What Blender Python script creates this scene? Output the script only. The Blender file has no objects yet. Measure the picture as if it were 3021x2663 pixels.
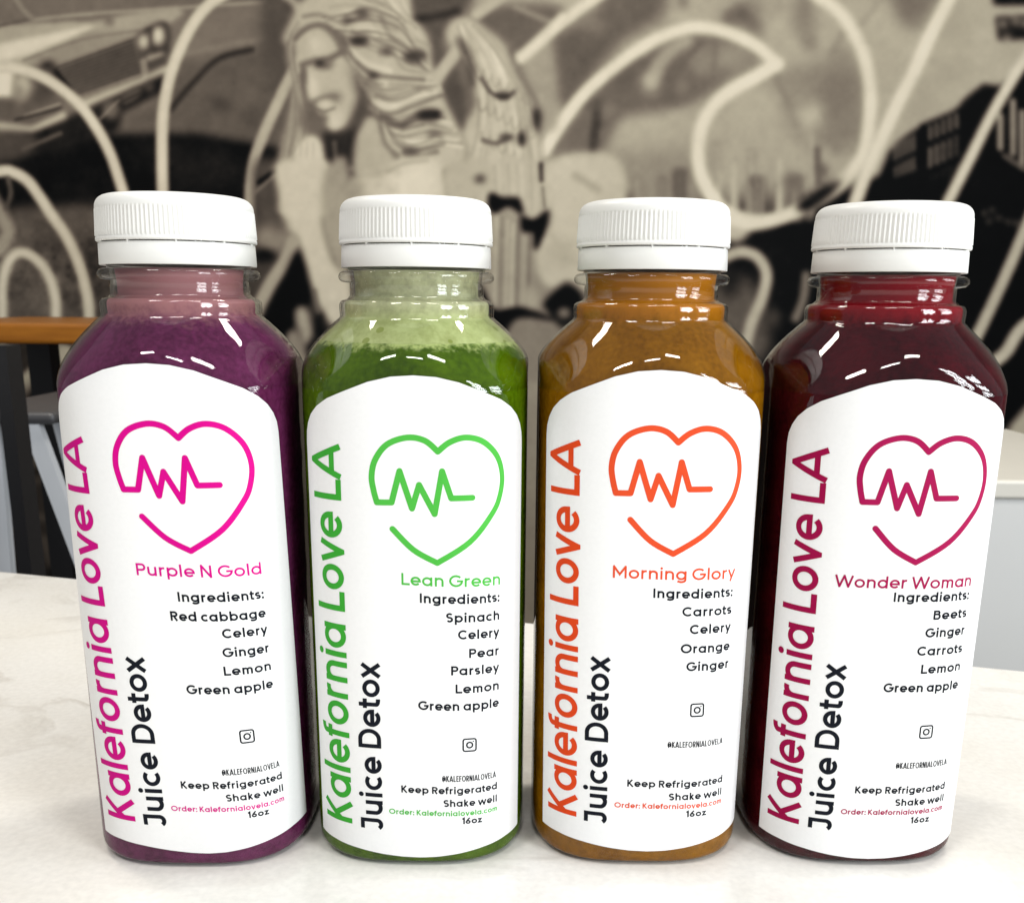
import bpy, math, random
import numpy as np
from mathutils import Matrix, Vector

random.seed(4)
rng = np.random.default_rng(7)
sc = bpy.context.scene
COL = sc.collection
R = math.radians

# ------------------------------------------------------------------ camera
CAM_F, CAM_CX, CAM_CY = 2931.0, 1511.7, 1643.4          # in pixels of a 3021 x 2663 picture
PITCH, ROLL, CAM_H = 0.25271, -0.00962, 0.16379
cam_data = bpy.data.cameras.new('camera')
cam = bpy.data.objects.new('camera', cam_data)
COL.objects.link(cam)
sc.camera = cam
cam_data.sensor_fit = 'HORIZONTAL'
cam_data.sensor_width = 36
cam_data.lens = 36 * CAM_F / 3021
cam_data.shift_x = -(CAM_CX - 1510.5) / 3021
cam_data.shift_y = (CAM_CY - 1331.5) / 3021
cam_data.clip_start = 0.01
cam_data.clip_end = 50
cp, sp, cr, sr = math.cos(PITCH), math.sin(PITCH), math.cos(ROLL), math.sin(ROLL)
v_r, v_u, v_f = Vector((1, 0, 0)), Vector((0, sp, cp)), Vector((0, cp, -sp))
RR, UU = cr * v_r - sr * v_u, sr * v_r + cr * v_u
M = Matrix.Identity(4)
for k in range(3):
    M[k][0], M[k][1], M[k][2] = RR[k], UU[k], -v_f[k]
M[2][3] = CAM_H
cam.matrix_world = M
cam_data.dof.use_dof = True
cam_data.dof.focus_distance = 0.275
cam_data.dof.aperture_fstop = cam_data.lens / 0.9

# ------------------------------------------------------------------ world, lamps, exposure
world = bpy.data.worlds.new('World')
sc.world = world
world.use_nodes = True
wn = world.node_tree.nodes
wn['Background'].inputs[0].default_value = (0.93, 0.96, 1.0, 1)
wn['Background'].inputs[1].default_value = 0.26

def area(name, loc, target, sx, sy, power, color=(1, 1, 1)):
    d = bpy.data.lights.new(name, 'AREA')
    d.shape = 'RECTANGLE'
    d.size, d.size_y = sx, sy
    d.energy = power
    d.color = color
    o = bpy.data.objects.new(name, d)
    COL.objects.link(o)
    o.location = loc
    o.rotation_euler = (Vector(target) - Vector(loc)).to_track_quat('-Z', 'Z').to_euler()
    return o

# two tall windows to the right of and behind the photographer, each with panes
def window(cx, cy, cz, width, height, cols, rows, power):
    to = Vector((0.0, 0.27, 0.08))
    c = Vector((cx, cy, cz))
    n = (to - c); n.z = 0; n.normalize()
    side = Vector((-n.y, n.x, 0))
    pw, ph = width / cols, height / rows
    for i in range(cols):
        for j in range(rows):
            p = c + side * ((i + .5) * pw - width / 2) + Vector((0, 0, (j + .5) * ph - height / 2))
            area('window_pane_light', p, p + n, pw * .86, ph * .9, power / (cols * rows), (0.93, 0.97, 1.0))
window(1.05, -0.62, 0.55, 0.40, 0.80, 2, 3, 16.5)
window(1.35, 0.02, 0.52, 0.40, 0.80, 2, 3, 11.5)
# ceiling panels
for (x, y, p) in ((-0.75, -0.5, 12.5), (0.0, -0.75, 8), (0.55, -0.35, 7)):
    area('ceiling_light', (x, y, 1.75), (x, y, 0), 0.42, 0.14, p, (1.0, 0.97, 0.92))
area('ceiling_light', (-0.9, 0.9, 1.9), (-0.9, 0.9, 0), 0.5, 0.16, 16, (1.0, 0.93, 0.82))
area('ceiling_light', (0.7, 0.9, 1.9), (0.7, 0.9, 0), 0.5, 0.16, 16, (1.0, 0.95, 0.86))

sc.view_settings.view_transform = 'Standard'
sc.view_settings.look = 'None'
sc.view_settings.exposure = -0.16
sc.view_settings.gamma = 1
sc.view_settings.use_curve_mapping = False
sc.render.engine = 'CYCLES'
sc.cycles.use_denoising = True
sc.cycles.max_bounces = 10
sc.cycles.transparent_max_bounces = 24
sc.cycles.caustics_reflective = False
sc.cycles.caustics_refractive = False

# ------------------------------------------------------------------ helpers
def px(x, y, Y):
    """point at depth Y seen at (x, y) of the 2044 x 1802 picture"""
    x, y = x * 3021 / 2044, y * 3021 / 2044
    a, c = (x - CAM_CX) / CAM_F, -(y - CAM_CY) / CAM_F
    a, c = cr * a + sr * c, -sr * a + cr * c
    d = Vector((a, cp + c * sp, -sp + c * cp))
    t = Y / d.y
    return Vector((t * d.x, Y, CAM_H + t * d.z))

def px_floor(x, y, z=0):
    x, y = x * 3021 / 2044, y * 3021 / 2044
    a, c = (x - CAM_CX) / CAM_F, -(y - CAM_CY) / CAM_F
    a, c = cr * a + sr * c, -sr * a + cr * c
    d = Vector((a, cp + c * sp, -sp + c * cp))
    t = (z - CAM_H) / d.z
    return Vector((t * d.x, t * d.y, z))

def lin(r, g, b):
    f = lambda v: (v / 255 / 12.92) if v <= 10.3 else ((v / 255 + .055) / 1.055) ** 2.4
    return (f(r), f(g), f(b), 1)

def mesh_obj(name, verts, faces, mat, parent=None, smooth=True):
    me = bpy.data.meshes.new(name)
    me.from_pydata([tuple(v) for v in verts], [], [tuple(f) for f in faces])
    if smooth:
        me.polygons.foreach_set('use_smooth', [True] * len(me.polygons))
    me.update()
    o = bpy.data.objects.new(name, me)
    COL.objects.link(o)
    if mat: me.materials.append(mat)
    if parent: o.parent = parent
    return o

def empty(name, loc, label, cat, group=None):
    o = bpy.data.objects.new(name, None)
    o.empty_display_size = .02
    COL.objects.link(o)
    o.location = loc
    o['label'], o['category'] = label, cat
    if group: o['group'] = group
    return o

class MB:
    def __init__(s): s.v, s.f = [], []
    def add(s, v, f):
        n = len(s.v); s.v += [tuple(q) for q in v]; s.f += [tuple(n + i for i in q) for q in f]
    def box(s, a, b):
        (x0, y0, z0), (x1, y1, z1) = a, b
        s.add([(x0,y0,z0),(x1,y0,z0),(x1,y1,z0),(x0,y1,z0),(x0,y0,z1),(x1,y0,z1),(x1,y1,z1),(x0,y1,z1)],
              [(3,2,1,0),(4,5,6,7),(0,1,5,4),(1,2,6,5),(2,3,7,6),(3,0,4,7)])
    def bar(s, p, q, w, d):
        p, q = Vector(p), Vector(q)
        ax = (q - p).normalized()
        sx = ax.cross(Vector((0, 1, 0))); sx.normalize()
        sy = ax.cross(sx)
        vs = []
        for e in (p, q):
            for a, b in ((-1,-1),(1,-1),(1,1),(-1,1)):
                vs.append(e + sx * a * w / 2 + sy * b * d / 2)
        s.add(vs, [(3,2,1,0),(4,5,6,7),(0,1,5,4),(1,2,6,5),(2,3,7,6),(3,0,4,7)])
    def build(s, name, mat, parent=None, smooth=False, bevel=0):
        o = mesh_obj(name, s.v, s.f, mat, parent, smooth)
        if bevel:
            m = o.modifiers.new('bevel', 'BEVEL'); m.width = bevel; m.segments = 3; m.limit_method = 'ANGLE'
        return o

def new_mat(name):
    m = bpy.data.materials.new(name)
    m.use_nodes = True
    nt = m.node_tree
    return m, nt, nt.nodes['Principled BSDF']

def set_in(b, **kw):
    for k, v in kw.items():
        b.inputs[k.replace('_', ' ')].default_value = v

def simple(name, color, rough=.5, spec=.5, metal=0, noise=0, scale=60, bump=0):
    m, nt, b = new_mat(name)
    b.inputs['Base Color'].default_value = color
    b.inputs['Roughness'].default_value = rough
    b.inputs['Specular IOR Level'].default_value = spec
    b.inputs['Metallic'].default_value = metal
    if noise or bump:
        tc = nt.nodes.new('ShaderNodeTexCoord')
        n = nt.nodes.new('ShaderNodeTexNoise'); n.inputs['Scale'].default_value = scale; n.inputs['Detail'].default_value = 5
        nt.links.new(tc.outputs['Object'], n.inputs['Vector'])
        if noise:
            mx = nt.nodes.new('ShaderNodeMix'); mx.data_type = 'RGBA'
            mx.inputs['A'].default_value = tuple(c * (1 - noise) for c in color[:3]) + (1,)
            mx.inputs['B'].default_value = tuple(min(1, c * (1 + noise)) for c in color[:3]) + (1,)
            nt.links.new(n.outputs['Fac'], mx.inputs['Factor'])
            nt.links.new(mx.outputs['Result'], b.inputs['Base Color'])
        if bump:
            bp = nt.nodes.new('ShaderNodeBump'); bp.inputs['Strength'].default_value = bump; bp.inputs['Distance'].default_value = .0004
            nt.links.new(n.outputs['Fac'], bp.inputs['Height'])
            nt.links.new(bp.outputs['Normal'], b.inputs['Normal'])
    return m

# ------------------------------------------------------------------ counter, floor, wall
def quartz():
    m, nt, b = new_mat('white_quartz')
    tc = nt.nodes.new('ShaderNodeTexCoord')
    n1 = nt.nodes.new('ShaderNodeTexNoise'); n1.inputs['Scale'].default_value = 9; n1.inputs['Detail'].default_value = 8; n1.inputs['Distortion'].default_value = 1.6
    n2 = nt.nodes.new('ShaderNodeTexNoise'); n2.inputs['Scale'].default_value = 6; n2.inputs['Detail'].default_value = 6; n2.inputs['Roughness'].default_value = .62
    n3 = nt.nodes.new('ShaderNodeTexNoise'); n3.inputs['Scale'].default_value = 420; n3.inputs['Detail'].default_value = 2
    for n in (n1, n2, n3): nt.links.new(tc.outputs['Object'], n.inputs['Vector'])
    # veins: thin band of the noise
    sub = nt.nodes.new('ShaderNodeMath'); sub.operation = 'SUBTRACT'; sub.inputs[1].default_value = .5
    ab = nt.nodes.new('ShaderNodeMath'); ab.operation = 'ABSOLUTE'
    mr = nt.nodes.new('ShaderNodeMapRange'); mr.inputs['From Min'].default_value = 0; mr.inputs['From Max'].default_value = .035
    mr.inputs['To Min'].default_value = 1; mr.inputs['To Max'].default_value = 0
    nt.links.new(n1.outputs['Fac'], sub.inputs[0]); nt.links.new(sub.outputs[0], ab.inputs[0]); nt.links.new(ab.outputs[0], mr.inputs['Value'])
    gate = nt.nodes.new('ShaderNodeMapRange'); gate.inputs['From Min'].default_value = .5; gate.inputs['From Max'].default_value = .68
    nt.links.new(n2.outputs['Fac'], gate.inputs['Value'])
    mul = nt.nodes.new('ShaderNodeMath'); mul.operation = 'MULTIPLY'
    nt.links.new(mr.outputs['Result'], mul.inputs[0]); nt.links.new(gate.outputs['Result'], mul.inputs[1])
    mul2 = nt.nodes.new('ShaderNodeMath'); mul2.operation = 'MULTIPLY'; mul2.inputs[1].default_value = .75
    nt.links.new(mul.outputs[0], mul2.inputs[0])
    base = nt.nodes.new('ShaderNodeValToRGB')
    base.color_ramp.elements[0].position = .3; base.color_ramp.elements[0].color = (.76, .73, .665, 1)
    base.color_ramp.elements[1].position = .62; base.color_ramp.elements[1].color = (.88, .87, .84, 1)
    nt.links.new(n2.outputs['Fac'], base.inputs['Fac'])
    mx = nt.nodes.new('ShaderNodeMix'); mx.data_type = 'RGBA'; mx.inputs['B'].default_value = (.47, .43, .37, 1)
    nt.links.new(mul2.outputs[0], mx.inputs['Factor']); nt.links.new(base.outputs['Color'], mx.inputs['A'])
    gr = nt.nodes.new('ShaderNodeMapRange'); gr.inputs['From Min'].default_value = .3; gr.inputs['From Max'].default_value = .7
    gr.inputs['To Min'].default_value = .94; gr.inputs['To Max'].default_value = 1.03
    nt.links.new(n3.outputs['Fac'], gr.inputs['Value'])
    mg = nt.nodes.new('ShaderNodeVectorMath'); mg.operation = 'SCALE'
    nt.links.new(mx.outputs['Result'], mg.inputs[0]); nt.links.new(gr.outputs['Result'], mg.inputs['Scale'])
    nt.links.new(mg.outputs[0], b.inputs['Base Color'])
    b.inputs['Roughness'].default_value = .11
    b.inputs['Specular IOR Level'].default_value = .5
    return m

eL, eR = px_floor(0, 1138), px_floor(2044, 1336)
dirv = (eR - eL).normalized()
nrm = Vector((dirv.y, -dirv.x, 0))          # towards the photographer
A0, A1 = eL - dirv * .6, eR + dirv * .5
B0, B1 = A0 + nrm * 1.05, A1 + nrm * 1.05
cm = MB()
T = .04
pts = [A0, A1, B1, B0]
cm.add([(p.x, p.y, 0) for p in pts] + [(p.x, p.y, -T) for p in pts],
       [(3, 2, 1, 0), (4, 5, 6, 7), (0, 1, 5, 4), (1, 2, 6, 5), (2, 3, 7, 6), (3, 0, 4, 7)])
counter = cm.build('counter', quartz(), bevel=.003)
counter['label'] = 'white quartz counter with faint grey veins carrying the four bottles'
counter['category'] = 'counter'
cb = MB()
q = [A0 + nrm * .05 + dirv * .05, A1 + nrm * .05 - dirv * .05, B1 - nrm * .3 - dirv * .05, B0 - nrm * .3 + dirv * .05]
cb.add([(p.x, p.y, -T) for p in q] + [(p.x, p.y, -.92) for p in q],
       [(3, 2, 1, 0), (4, 5, 6, 7), (0, 1, 5, 4), (1, 2, 6, 5), (2, 3, 7, 6), (3, 0, 4, 7)])
cb.build('counter_base', simple('base_paint', (.25, .25, .25, 1), .6, noise=.1, scale=8), counter)

fl = MB(); fl.box((-4, -2, -1.0), (4, 2.3, -.92))
o = fl.build('floor', simple('grey_floor', (.12, .115, .11, 1), .5, noise=.25, scale=3)); o['kind'] = 'structure'
WALL_Y = 2.2
wl = MB(); wl.box((-4, WALL_Y + .006, -.92), (4, WALL_Y + .15, 2.4))
o = wl.build('wall', simple('wall_paint', (.35, .33, .3, 1), .7, noise=.08, scale=5)); o['kind'] = 'structure'

# ------------------------------------------------------------------ the mural, printed flat on the wall
CX0, CY0, CW, CH, CS = -320, -220, 2684, 1480, 2          # picture units, 2 per cell
gw, gh = CW // CS, CH // CS
TONE = np.full((gh, gw), 100.0, np.float32)

def cell(p): return ((np.asarray(p, float) - (CX0, CY0)) / CS)

def smooth_path(p, closed=False, n=8):
    p = np.asarray(p, float)
    m = len(p)
    out = []
    rngk = range(m) if closed else range(m - 1)
    for i in rngk:
        if closed: a, b, c, d = p[(i - 1) % m], p[i], p[(i + 1) % m], p[(i + 2) % m]
        else: a, b, c, d = p[max(i - 1, 0)], p[i], p[i + 1], p[min(i + 2, m - 1)]
        for t in np.linspace(0, 1, n, endpoint=False):
            out.append(.5 * (2 * b + (c - a) * t + (2 * a - 5 * b + 4 * c - d) * t * t + (3 * b - a - 3 * c + d) * t ** 3))
    if not closed: out.append(p[-1])
    return np.array(out)

def blur(a, r):
    r = int(round(r))
    if r < 1: return a
    for _ in range(2):
        for ax in (0, 1):
            c = np.cumsum(np.concatenate([np.repeat(np.take(a, [0], ax), r + 1, ax), a, np.repeat(np.take(a, [-1], ax), r, ax)], ax), ax)
            k = 2 * r + 1
            a = (np.take(c, range(k, c.shape[ax]), ax) - np.take(c, range(0, c.shape[ax] - k), ax)) / k
    return a

def comp(x0, y0, mask, tone, alpha):
    h, w = mask.shape
    xa, ya, xb, yb = max(x0, 0), max(y0, 0), min(x0 + w, gw), min(y0 + h, gh)
    if xa >= xb or ya >= yb: return
    m = mask[ya - y0:yb - y0, xa - x0:xb - x0] * alpha
    TONE[ya:yb, xa:xb] = TONE[ya:yb, xa:xb] * (1 - m) + tone * m

def poly(pts, tone, soft=4, smooth=True, alpha=1.0):
    p = cell(smooth_path(pts, True) if smooth else pts)
    s = max(1, soft / CS)
    pad = int(s * 3 + 3)
    x0, y0 = np.floor(p.min(0)).astype(int) - pad
    x1, y1 = np.ceil(p.max(0)).astype(int) + pad
    X, Y = np.meshgrid(np.arange(x0, x1) + .5, np.arange(y0, y1) + .5)
    ins = np.zeros(X.shape, bool)
    q = np.roll(p, -1, 0)
    for (ax, ay), (bx, by) in zip(p, q):
        if ay == by: continue
        cnd = ((ay > Y) != (by > Y)) & (X < (bx - ax) * (Y - ay) / (by - ay) + ax)
        ins ^= cnd
    comp(x0, y0, blur(ins.astype(np.float32), s), tone, alpha)

def stroke(pts, w, tone, soft=4, alpha=1.0, core=None):
    p = cell(smooth_path(pts))
    hw, s = w / 2 / CS, max(1, soft / CS)
    pad = int(hw + s * 2 + 3)
    x0, y0 = np.floor(p.min(0)).astype(int) - pad
    x1, y1 = np.ceil(p.max(0)).astype(int) + pad
    D = np.full((y1 - y0, x1 - x0), 1e9, np.float32)
    for (ax, ay), (bx, by) in zip(p[:-1], p[1:]):
        l, t = int(min(ax, bx)) - pad, int(min(ay, by)) - pad
        r_, b_ = int(max(ax, bx)) + pad + 1, int(max(ay, by)) + pad + 1
        l, t, r_, b_ = max(l, x0), max(t, y0), min(r_, x1), min(b_, y1)
        if l >= r_ or t >= b_: continue
        X, Y = np.meshgrid(np.arange(l, r_) + .5, np.arange(t, b_) + .5)
        dx, dy = bx - ax, by - ay
        L = dx * dx + dy * dy + 1e-9
        k = np.clip(((X - ax) * dx + (Y - ay) * dy) / L, 0, 1)
        d = np.hypot(X - ax - k * dx, Y - ay - k * dy)
        sl = D[t - y0:b_ - y0, l - x0:r_ - x0]
        np.minimum(sl, d, out=sl)
    comp(x0, y0, np.clip((hw + s / 2 - D) / s, 0, 1), tone, alpha)
    if core:
        comp(x0, y0, np.clip((hw * .45 + s - D) / (s * 2), 0, 1), core, .8 * alpha)

def blob(c, rx, ry, tone, soft=5, alpha=1.0):
    a = np.linspace(0, 2 * np.pi, 24, endpoint=False)
    poly([(c[0] + rx * math.cos(t), c[1] + ry * math.sin(t)) for t in a], tone, soft, False, alpha)

def T_(ox, oy, s):
    class K:
        def P(self, pts): return [(ox + s * x, oy + s * y) for x, y in pts]
        def poly(self, pts, tone, soft=14, smooth=True, alpha=1.0): poly(self.P(pts), tone, max(2, soft * s), smooth, alpha)
        def stroke(self, pts, w, tone, soft=22, alpha=1.0, core=None): stroke(self.P(pts), w * s, tone, max(2, soft * s), alpha, core)
        def blob(self, c, rx, ry, tone, soft=20, alpha=1.0):
            q = self.P([c])[0]; blob(q, rx * s, ry * s, tone, max(2, soft * s), alpha)
    return K()

def fbm(w, h, cells, octs=4, seed=0, ax=1.0):
    r = np.random.default_rng(seed)
    out = np.zeros((h, w), np.float32); amp = 1
    for o_ in range(octs):
        nx, ny = max(2, int(cells * ax * 2 ** o_)), max(2, int(cells * h / w * 2 ** o_))
        g = r.standard_normal((ny + 2, nx + 2))
        xs, ys = np.linspace(0, nx, w), np.linspace(0, ny, h)
        xi, yi = xs.astype(int), ys.astype(int)
        fx, fy = (xs - xi), (ys - yi)
        fx, fy = fx * fx * (3 - 2 * fx), fy * fy * (3 - 2 * fy)
        a = g[yi][:, xi] * (1 - fx) + g[yi][:, xi + 1] * fx
        b = g[yi + 1][:, xi] * (1 - fx) + g[yi + 1][:, xi + 1] * fx
        out += amp * (a * (1 - fy)[:, None] + b * fy[:, None]); amp *= .55
    return out

def paint_mural():
    k = .2648
    A, B, C, D = T_(0, 0, k), T_(541.3, 0, k), T_(1082.6, 0, k), T_(1502.7, 0, k)
    E = T_(0, 338.3, .1877)
    F, G = T_(473.6, 338.3, .2253), T_(947.2, 338.3, .2253)
    Hh = T_(1420.9, 406, .338)
    # ---- broad grounds
    poly([(-520, -350), (700, -350), (700, 300), (-520, 300)], 104, 10, False)
    poly([(700, -350), (2600, -350), (2600, 420), (1080, 420), (1080, 100), (700, 100)], 150, 10, False)
    poly([(-520, 280), (600, 280), (600, 1400), (-520, 1400)], 66, 30, False)
    poly([(560, 300), (1000, 300), (1000, 1400), (560, 1400)], 60, 20, False)
    poly([(980, 300), (1420, 300), (1420, 1400), (980, 1400)], 128, 20, False)
    poly([(1400, 400), (2600, 330), (2600, 1400), (1400, 1400)], 36, 20, False)
    # ---- street behind and under the car
    A.poly([(1350, 100), (2600, 40), (2600, 400), (1350, 430)], 108, 40)
    A.stroke([(-600, 330), (300, 150), (1400, 62), (2044, 20)], 26, 136)
    A.stroke([(1400, 420), (1800, 330), (2200, 290)], 40, 118, 40)
    A.poly([(1250, 480), (1650, 430), (2200, 380), (2200, 1120), (1500, 1030), (950, 950), (1000, 860), (1200, 760)], 92, 40)
    A.stroke([(1290, 830), (1450, 640), (1650, 450), (1900, 380)], 46, 62, 30)
    A.blob((1680, 790), 80, 50, 68, 40)
    A.blob((1900, 880), 90, 60, 78, 50)
    A.poly([(900, 1010), (1500, 1010), (1900, 1090), (2250, 1140), (2250, 1640), (-1900, 1640), (-1900, 1200), (250, 1150), (700, 1000)], 36, 30, False)
    A.poly([(1300, 1200), (1850, 1180), (1850, 1400), (1300, 1420)], 46, 90)
    # ---- car
    A.poly([(-1800, 420), (0, 190), (700, 170), (1050, 95), (1330, 62), (1400, 100), (1290, 180), (1050, 245), (480, 500), (330, 480), (100, 520), (-1800, 900)], 146, 14, False)
    A.poly([(-1800, 500), (0, 330), (660, 195), (720, 225), (200, 430), (-100, 500), (-1800, 800)], 190, 20, False)
    A.poly([(-1800, 440), (0, 240), (560, 175), (640, 195), (0, 320), (-1800, 560)], 150, 18, False)
    A.stroke([(-300, 250), (0, 198), (250, 150)], 22, 84)
    A.stroke([(100, -40), (180, 80), (250, 150)], 36, 132, alpha=.7)
    A.blob((830, 165), 34, 30, 92)
    A.poly([(170, 465), (700, 230), (1050, 240), (1085, 262), (460, 525), (330, 480)], 134, 14, False)
    A.stroke([(180, 460), (600, 310), (1050, 235)], 10, 108)
    A.poly([(380, 530), (1020, 300), (1090, 560), (600, 780), (500, 700)], 48, 14, False)
    for i in range(10):
        t = i / 9
        A.stroke([(445 + 150 * t, 530 + 190 * t), (1020 + 58 * t, 322 + 232 * t)], 11, 128, 8)
    A.blob((370, 500), 62, 40, 62)
    A.poly([(1035, 270), (1220, 165), (1285, 240), (1265, 420), (1115, 475), (1060, 380)], 66)
    A.blob((1085, 318), 42, 60, 176, 24); A.blob((1197, 275), 46, 72, 186, 24)
    A.stroke([(1140, 220), (1140, 400)], 16, 80)
    A.poly([(1100, 425), (1235, 395), (1245, 425), (1110, 485)], 150, 14, False)
    A.poly([(1090, 480), (1250, 430), (1260, 480), (1130, 540)], 78, 14, False)
    A.stroke([(1085, 470), (1100, 600)], 50, 128)
    A.poly([(600, 730), (1075, 560), (1075, 585), (600, 765)], 120, 10, False)
    A.poly([(600, 765), (1070, 592), (1265, 498), (1275, 545), (1080, 645), (640, 828)], 164, 12, False)
    A.poly([(640, 832), (1245, 570), (1250, 690), (930, 850), (900, 990), (600, 1090), (200, 1180), (160, 1030), (480, 900)], 42, 20, False)
    A.blob((840, 830), 66, 72, 96); A.stroke([(760, 900), (900, 760)], 12, 130)
    A.poly([(920, 720), (1060, 660), (1060, 730), (940, 800)], 86); A.stroke([(930, 770), (1060, 705)], 10, 52, 8)
    A.blob((1130, 660), 40, 40, 84)
    A.poly([(-1800, 900), (-100, 470), (110, 500), (95, 745), (-1800, 900)], 198, 20, False)
    A.poly([(-400, 760), (480, 740), (480, 900), (240, 960), (-400, 980)], 92, 20, False)
    A.blob((300, 680), 130, 100, 78); A.blob((180, 655), 62, 92, 172, 40); A.blob((150, 700), 40, 60, 130)
    A.stroke([(190, 880), (450, 790)], 18, 140); A.stroke([(120, 910), (460, 820)], 16, 46)
    A.poly([(-400, 900), (0, 925), (240, 958), (490, 840), (510, 890), (240, 1005), (-400, 1000)], 164, 12, False)
    A.poly([(-400, 1010), (240, 1010), (170, 1190), (-400, 1250)], 72, 30)
    A.stroke([(180, 1130), (460, 1010)], 30, 84)
    # ---- rough ground band at the left
    E.poly([(-900, 460), (900, 380), (1900, 420), (1900, 1700), (-900, 1700)], 84, 50, False)
    # ---- neon-like script strokes at the left
    N = 196
    A.stroke([(-400, 560), (-50, 520), (150, 525), (350, 600), (560, 750), (700, 920), (820, 1130), (900, 1350), (960, 1560), (1000, 1800)], 82, 168, 30, core=N)
    A.stroke([(2050, -200), (1700, -40), (1560, 60), (1450, 200), (1350, 400), (1280, 600), (1235, 850), (1225, 1100), (1230, 1450), (1240, 1700)], 90, 166, 28, core=N)
    E.stroke([(-500, 120), (0, 25), (150, 40), (300, 130), (430, 300), (560, 500), (700, 700), (820, 950), (900, 1200), (955, 1560), (960, 2400)], 120, 160, 45, core=N)
    E.stroke([(30, 2400), (30, 1560), (30, 1250), (80, 1020), (180, 900), (300, 905), (430, 1000), (530, 1150), (590, 1350), (602, 1560), (600, 2400)], 108, 160, 45, core=N)
    E.stroke([(-120, 250), (10, 480), (80, 680), (-20, 840)], 150, 136, 90)
    E.stroke([(90, 100), (120, 260), (70, 420)], 50, 84, 40)
    # ---- sky and clouds at the right
    C.poly([(-200, 420), (100, 250), (400, 60), (600, -300), (1150, -300), (1000, 40), (900, 150), (600, 330), (350, 640), (180, 840), (100, 740), (0, 480)], 92, 50)
    C.poly([(1000, -300), (1350, -300), (1330, 140), (1080, 190), (960, 160)], 150, 60)
    C.blob((380, 190), 70, 65, 132, 60); C.blob((1060, 20), 30, 60, 96, 30)
    C.poly([(150, 1000), (330, 760), (600, 500), (850, 370), (1150, 270), (1400, 290), (1640, 460), (1330, 660), (1200, 750), (1050, 815), (680, 870), (560, 960), (430, 1210), (340, 1200), (60, 1170)], 98, 36)
    C.blob((1420, 430), 200, 95, 142, 90); C.blob((1190, 480), 100, 110, 126, 60)
    C.stroke([(825, 610), (930, 430), (1080, 310)], 110, 142, 60); C.blob((820, 625), 58, 84, 168, 50)
    C.stroke([(1000, 560), (1120, 420), (1200, 330)], 36, 98, 30); C.blob((1060, 655), 50, 56, 122, 40)
    C.stroke([(1305, 320), (1300, 620)], 36, 108, 30)
    C.stroke([(425, 800), (400, 1000), (375, 1200)], 66, 68, 30); C.blob((400, 790), 100, 30, 84, 30); C.blob((500, 840), 60, 40, 118, 40)
    C.poly([(1340, 150), (1500, 20), (1580, 60), (1650, 240), (1500, 200)], 96, 40); C.blob((1760, 50), 50, 80, 126, 50)
    D.poly([(-100, 560), (300, 520), (500, 480), (640, 340), (760, 420), (840, 700), (840, 1080), (400, 1080), (250, 940), (200, 700)], 128, 60)
    D.poly([(480, 640), (800, 560), (830, 1060), (560, 1060)], 116, 90)
    D.blob((390, 120), 56, 200, 106, 60); D.blob((430, 330), 46, 64, 112, 40); D.blob((30, 130), 44, 210, 110, 50)
    D.stroke([(180, 590), (260, 760), (330, 930)], 46, 120, 50); D.stroke([(470, 650), (560, 500), (680, 260)], 40, 130, 50)
    D.blob((435, 880), 84, 96, 172, 60)
    D.poly([(1000, -300), (1480, -300), (1400, 40), (1300, 200), (1210, 240), (1090, 120)], 106, 50)
    D.stroke([(820, 200), (920, 60), (1000, -60)], 30, 134, 40)
    D.poly([(1380, 100), (1650, 60), (1650, 500), (1300, 620), (1330, 330)], 142, 90)
    D.poly([(980, 900), (1230, 560), (1500, 560), (1400, 800), (1080, 1030)], 144, 90)
    # ---- far skyline
    for x0, y0, x1, t in ((660, 1330, 775, 122), (870, 1340, 935, 112), (985, 1275, 1095, 92), (1300, 1070, 1352, 132), (1420, 1190, 1480, 146),
                          (1535, 1115, 1625, 138), (1560, 1330, 1690, 100), (1750, 1180, 1830, 150), (1855, 1320, 1970, 106), (2010, 1000, 2060, 140)):
        C.poly([(x0, y0), (x1, y0), (x1, 1700), (x0, 1700)], t, 16, False)
        C.stroke([((x0 + x1) / 2, y0 + 30), ((x0 + x1) / 2, 1700)], 12, t + 24, 10)
    for x in range(1300, 2040, 46):
        C.stroke([(x, 1300 + (x * 37) % 120), (x, 1650)], 12, 128 + (x * 13) % 44, 14)
    D.stroke([(490, 1130), (500, 1400)], 50, 100, 24); D.blob((530, 1290), 42, 60, 98, 24); D.blob((640, 1110), 30, 60, 120, 24)
    D.blob((305, 1380), 72, 64, 104, 30)
    C.blob((600, 1500), 70, 60, 36, 30)
    # ---- dark block with lit windows at the far right
    D.poly([(700, 1900), (950, 1350), (1030, 1150), (1100, 1070), (1290, 935), (1530, 830), (1600, 750), (1740, 635), (1850, 655), (2060, 510), (4200, 350), (4200, 1900)], 31, 16, False)
    for x in range(1075, 1255, 36):
        y = 1100 - (x - 1075) * .5
        D.stroke([(x, y), (x, y + 110)], 17, 118, 14); D.stroke([(x, y + 165 - (x - 1075) * .02), (x, y + 255)], 19, 108, 14)
    for x in range(1340, 1560, 50):
        y = 960 - (x - 1340) * .45
        D.stroke([(x, y), (x, y + 95)], 22, 112, 16); D.stroke([(x, y + 165), (x, y + 300)], 28, 116 - (x - 1340) * .2, 16)
        D.stroke([(x, y + 370), (x, y + 520)], 14, 62, 20)
    D.stroke([(1290, 960), (1270, 1250)], 40, 26, 14)
    for x, a, b in ((1870, 880, 1120), (1965, 770, 1160), (2035, 850, 1260), (2120, 780, 1290), (2200, 800, 1300)):
        D.stroke([(x, a), (x, b)], 46, 138, 18)
    D.stroke([(1900, 1180), (2044, 1270), (2200, 1350)], 40, 96, 30)
    D.poly([(1805, -200), (2400, -200), (2400, 42), (1815, 44)], 34, 14, False)
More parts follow.
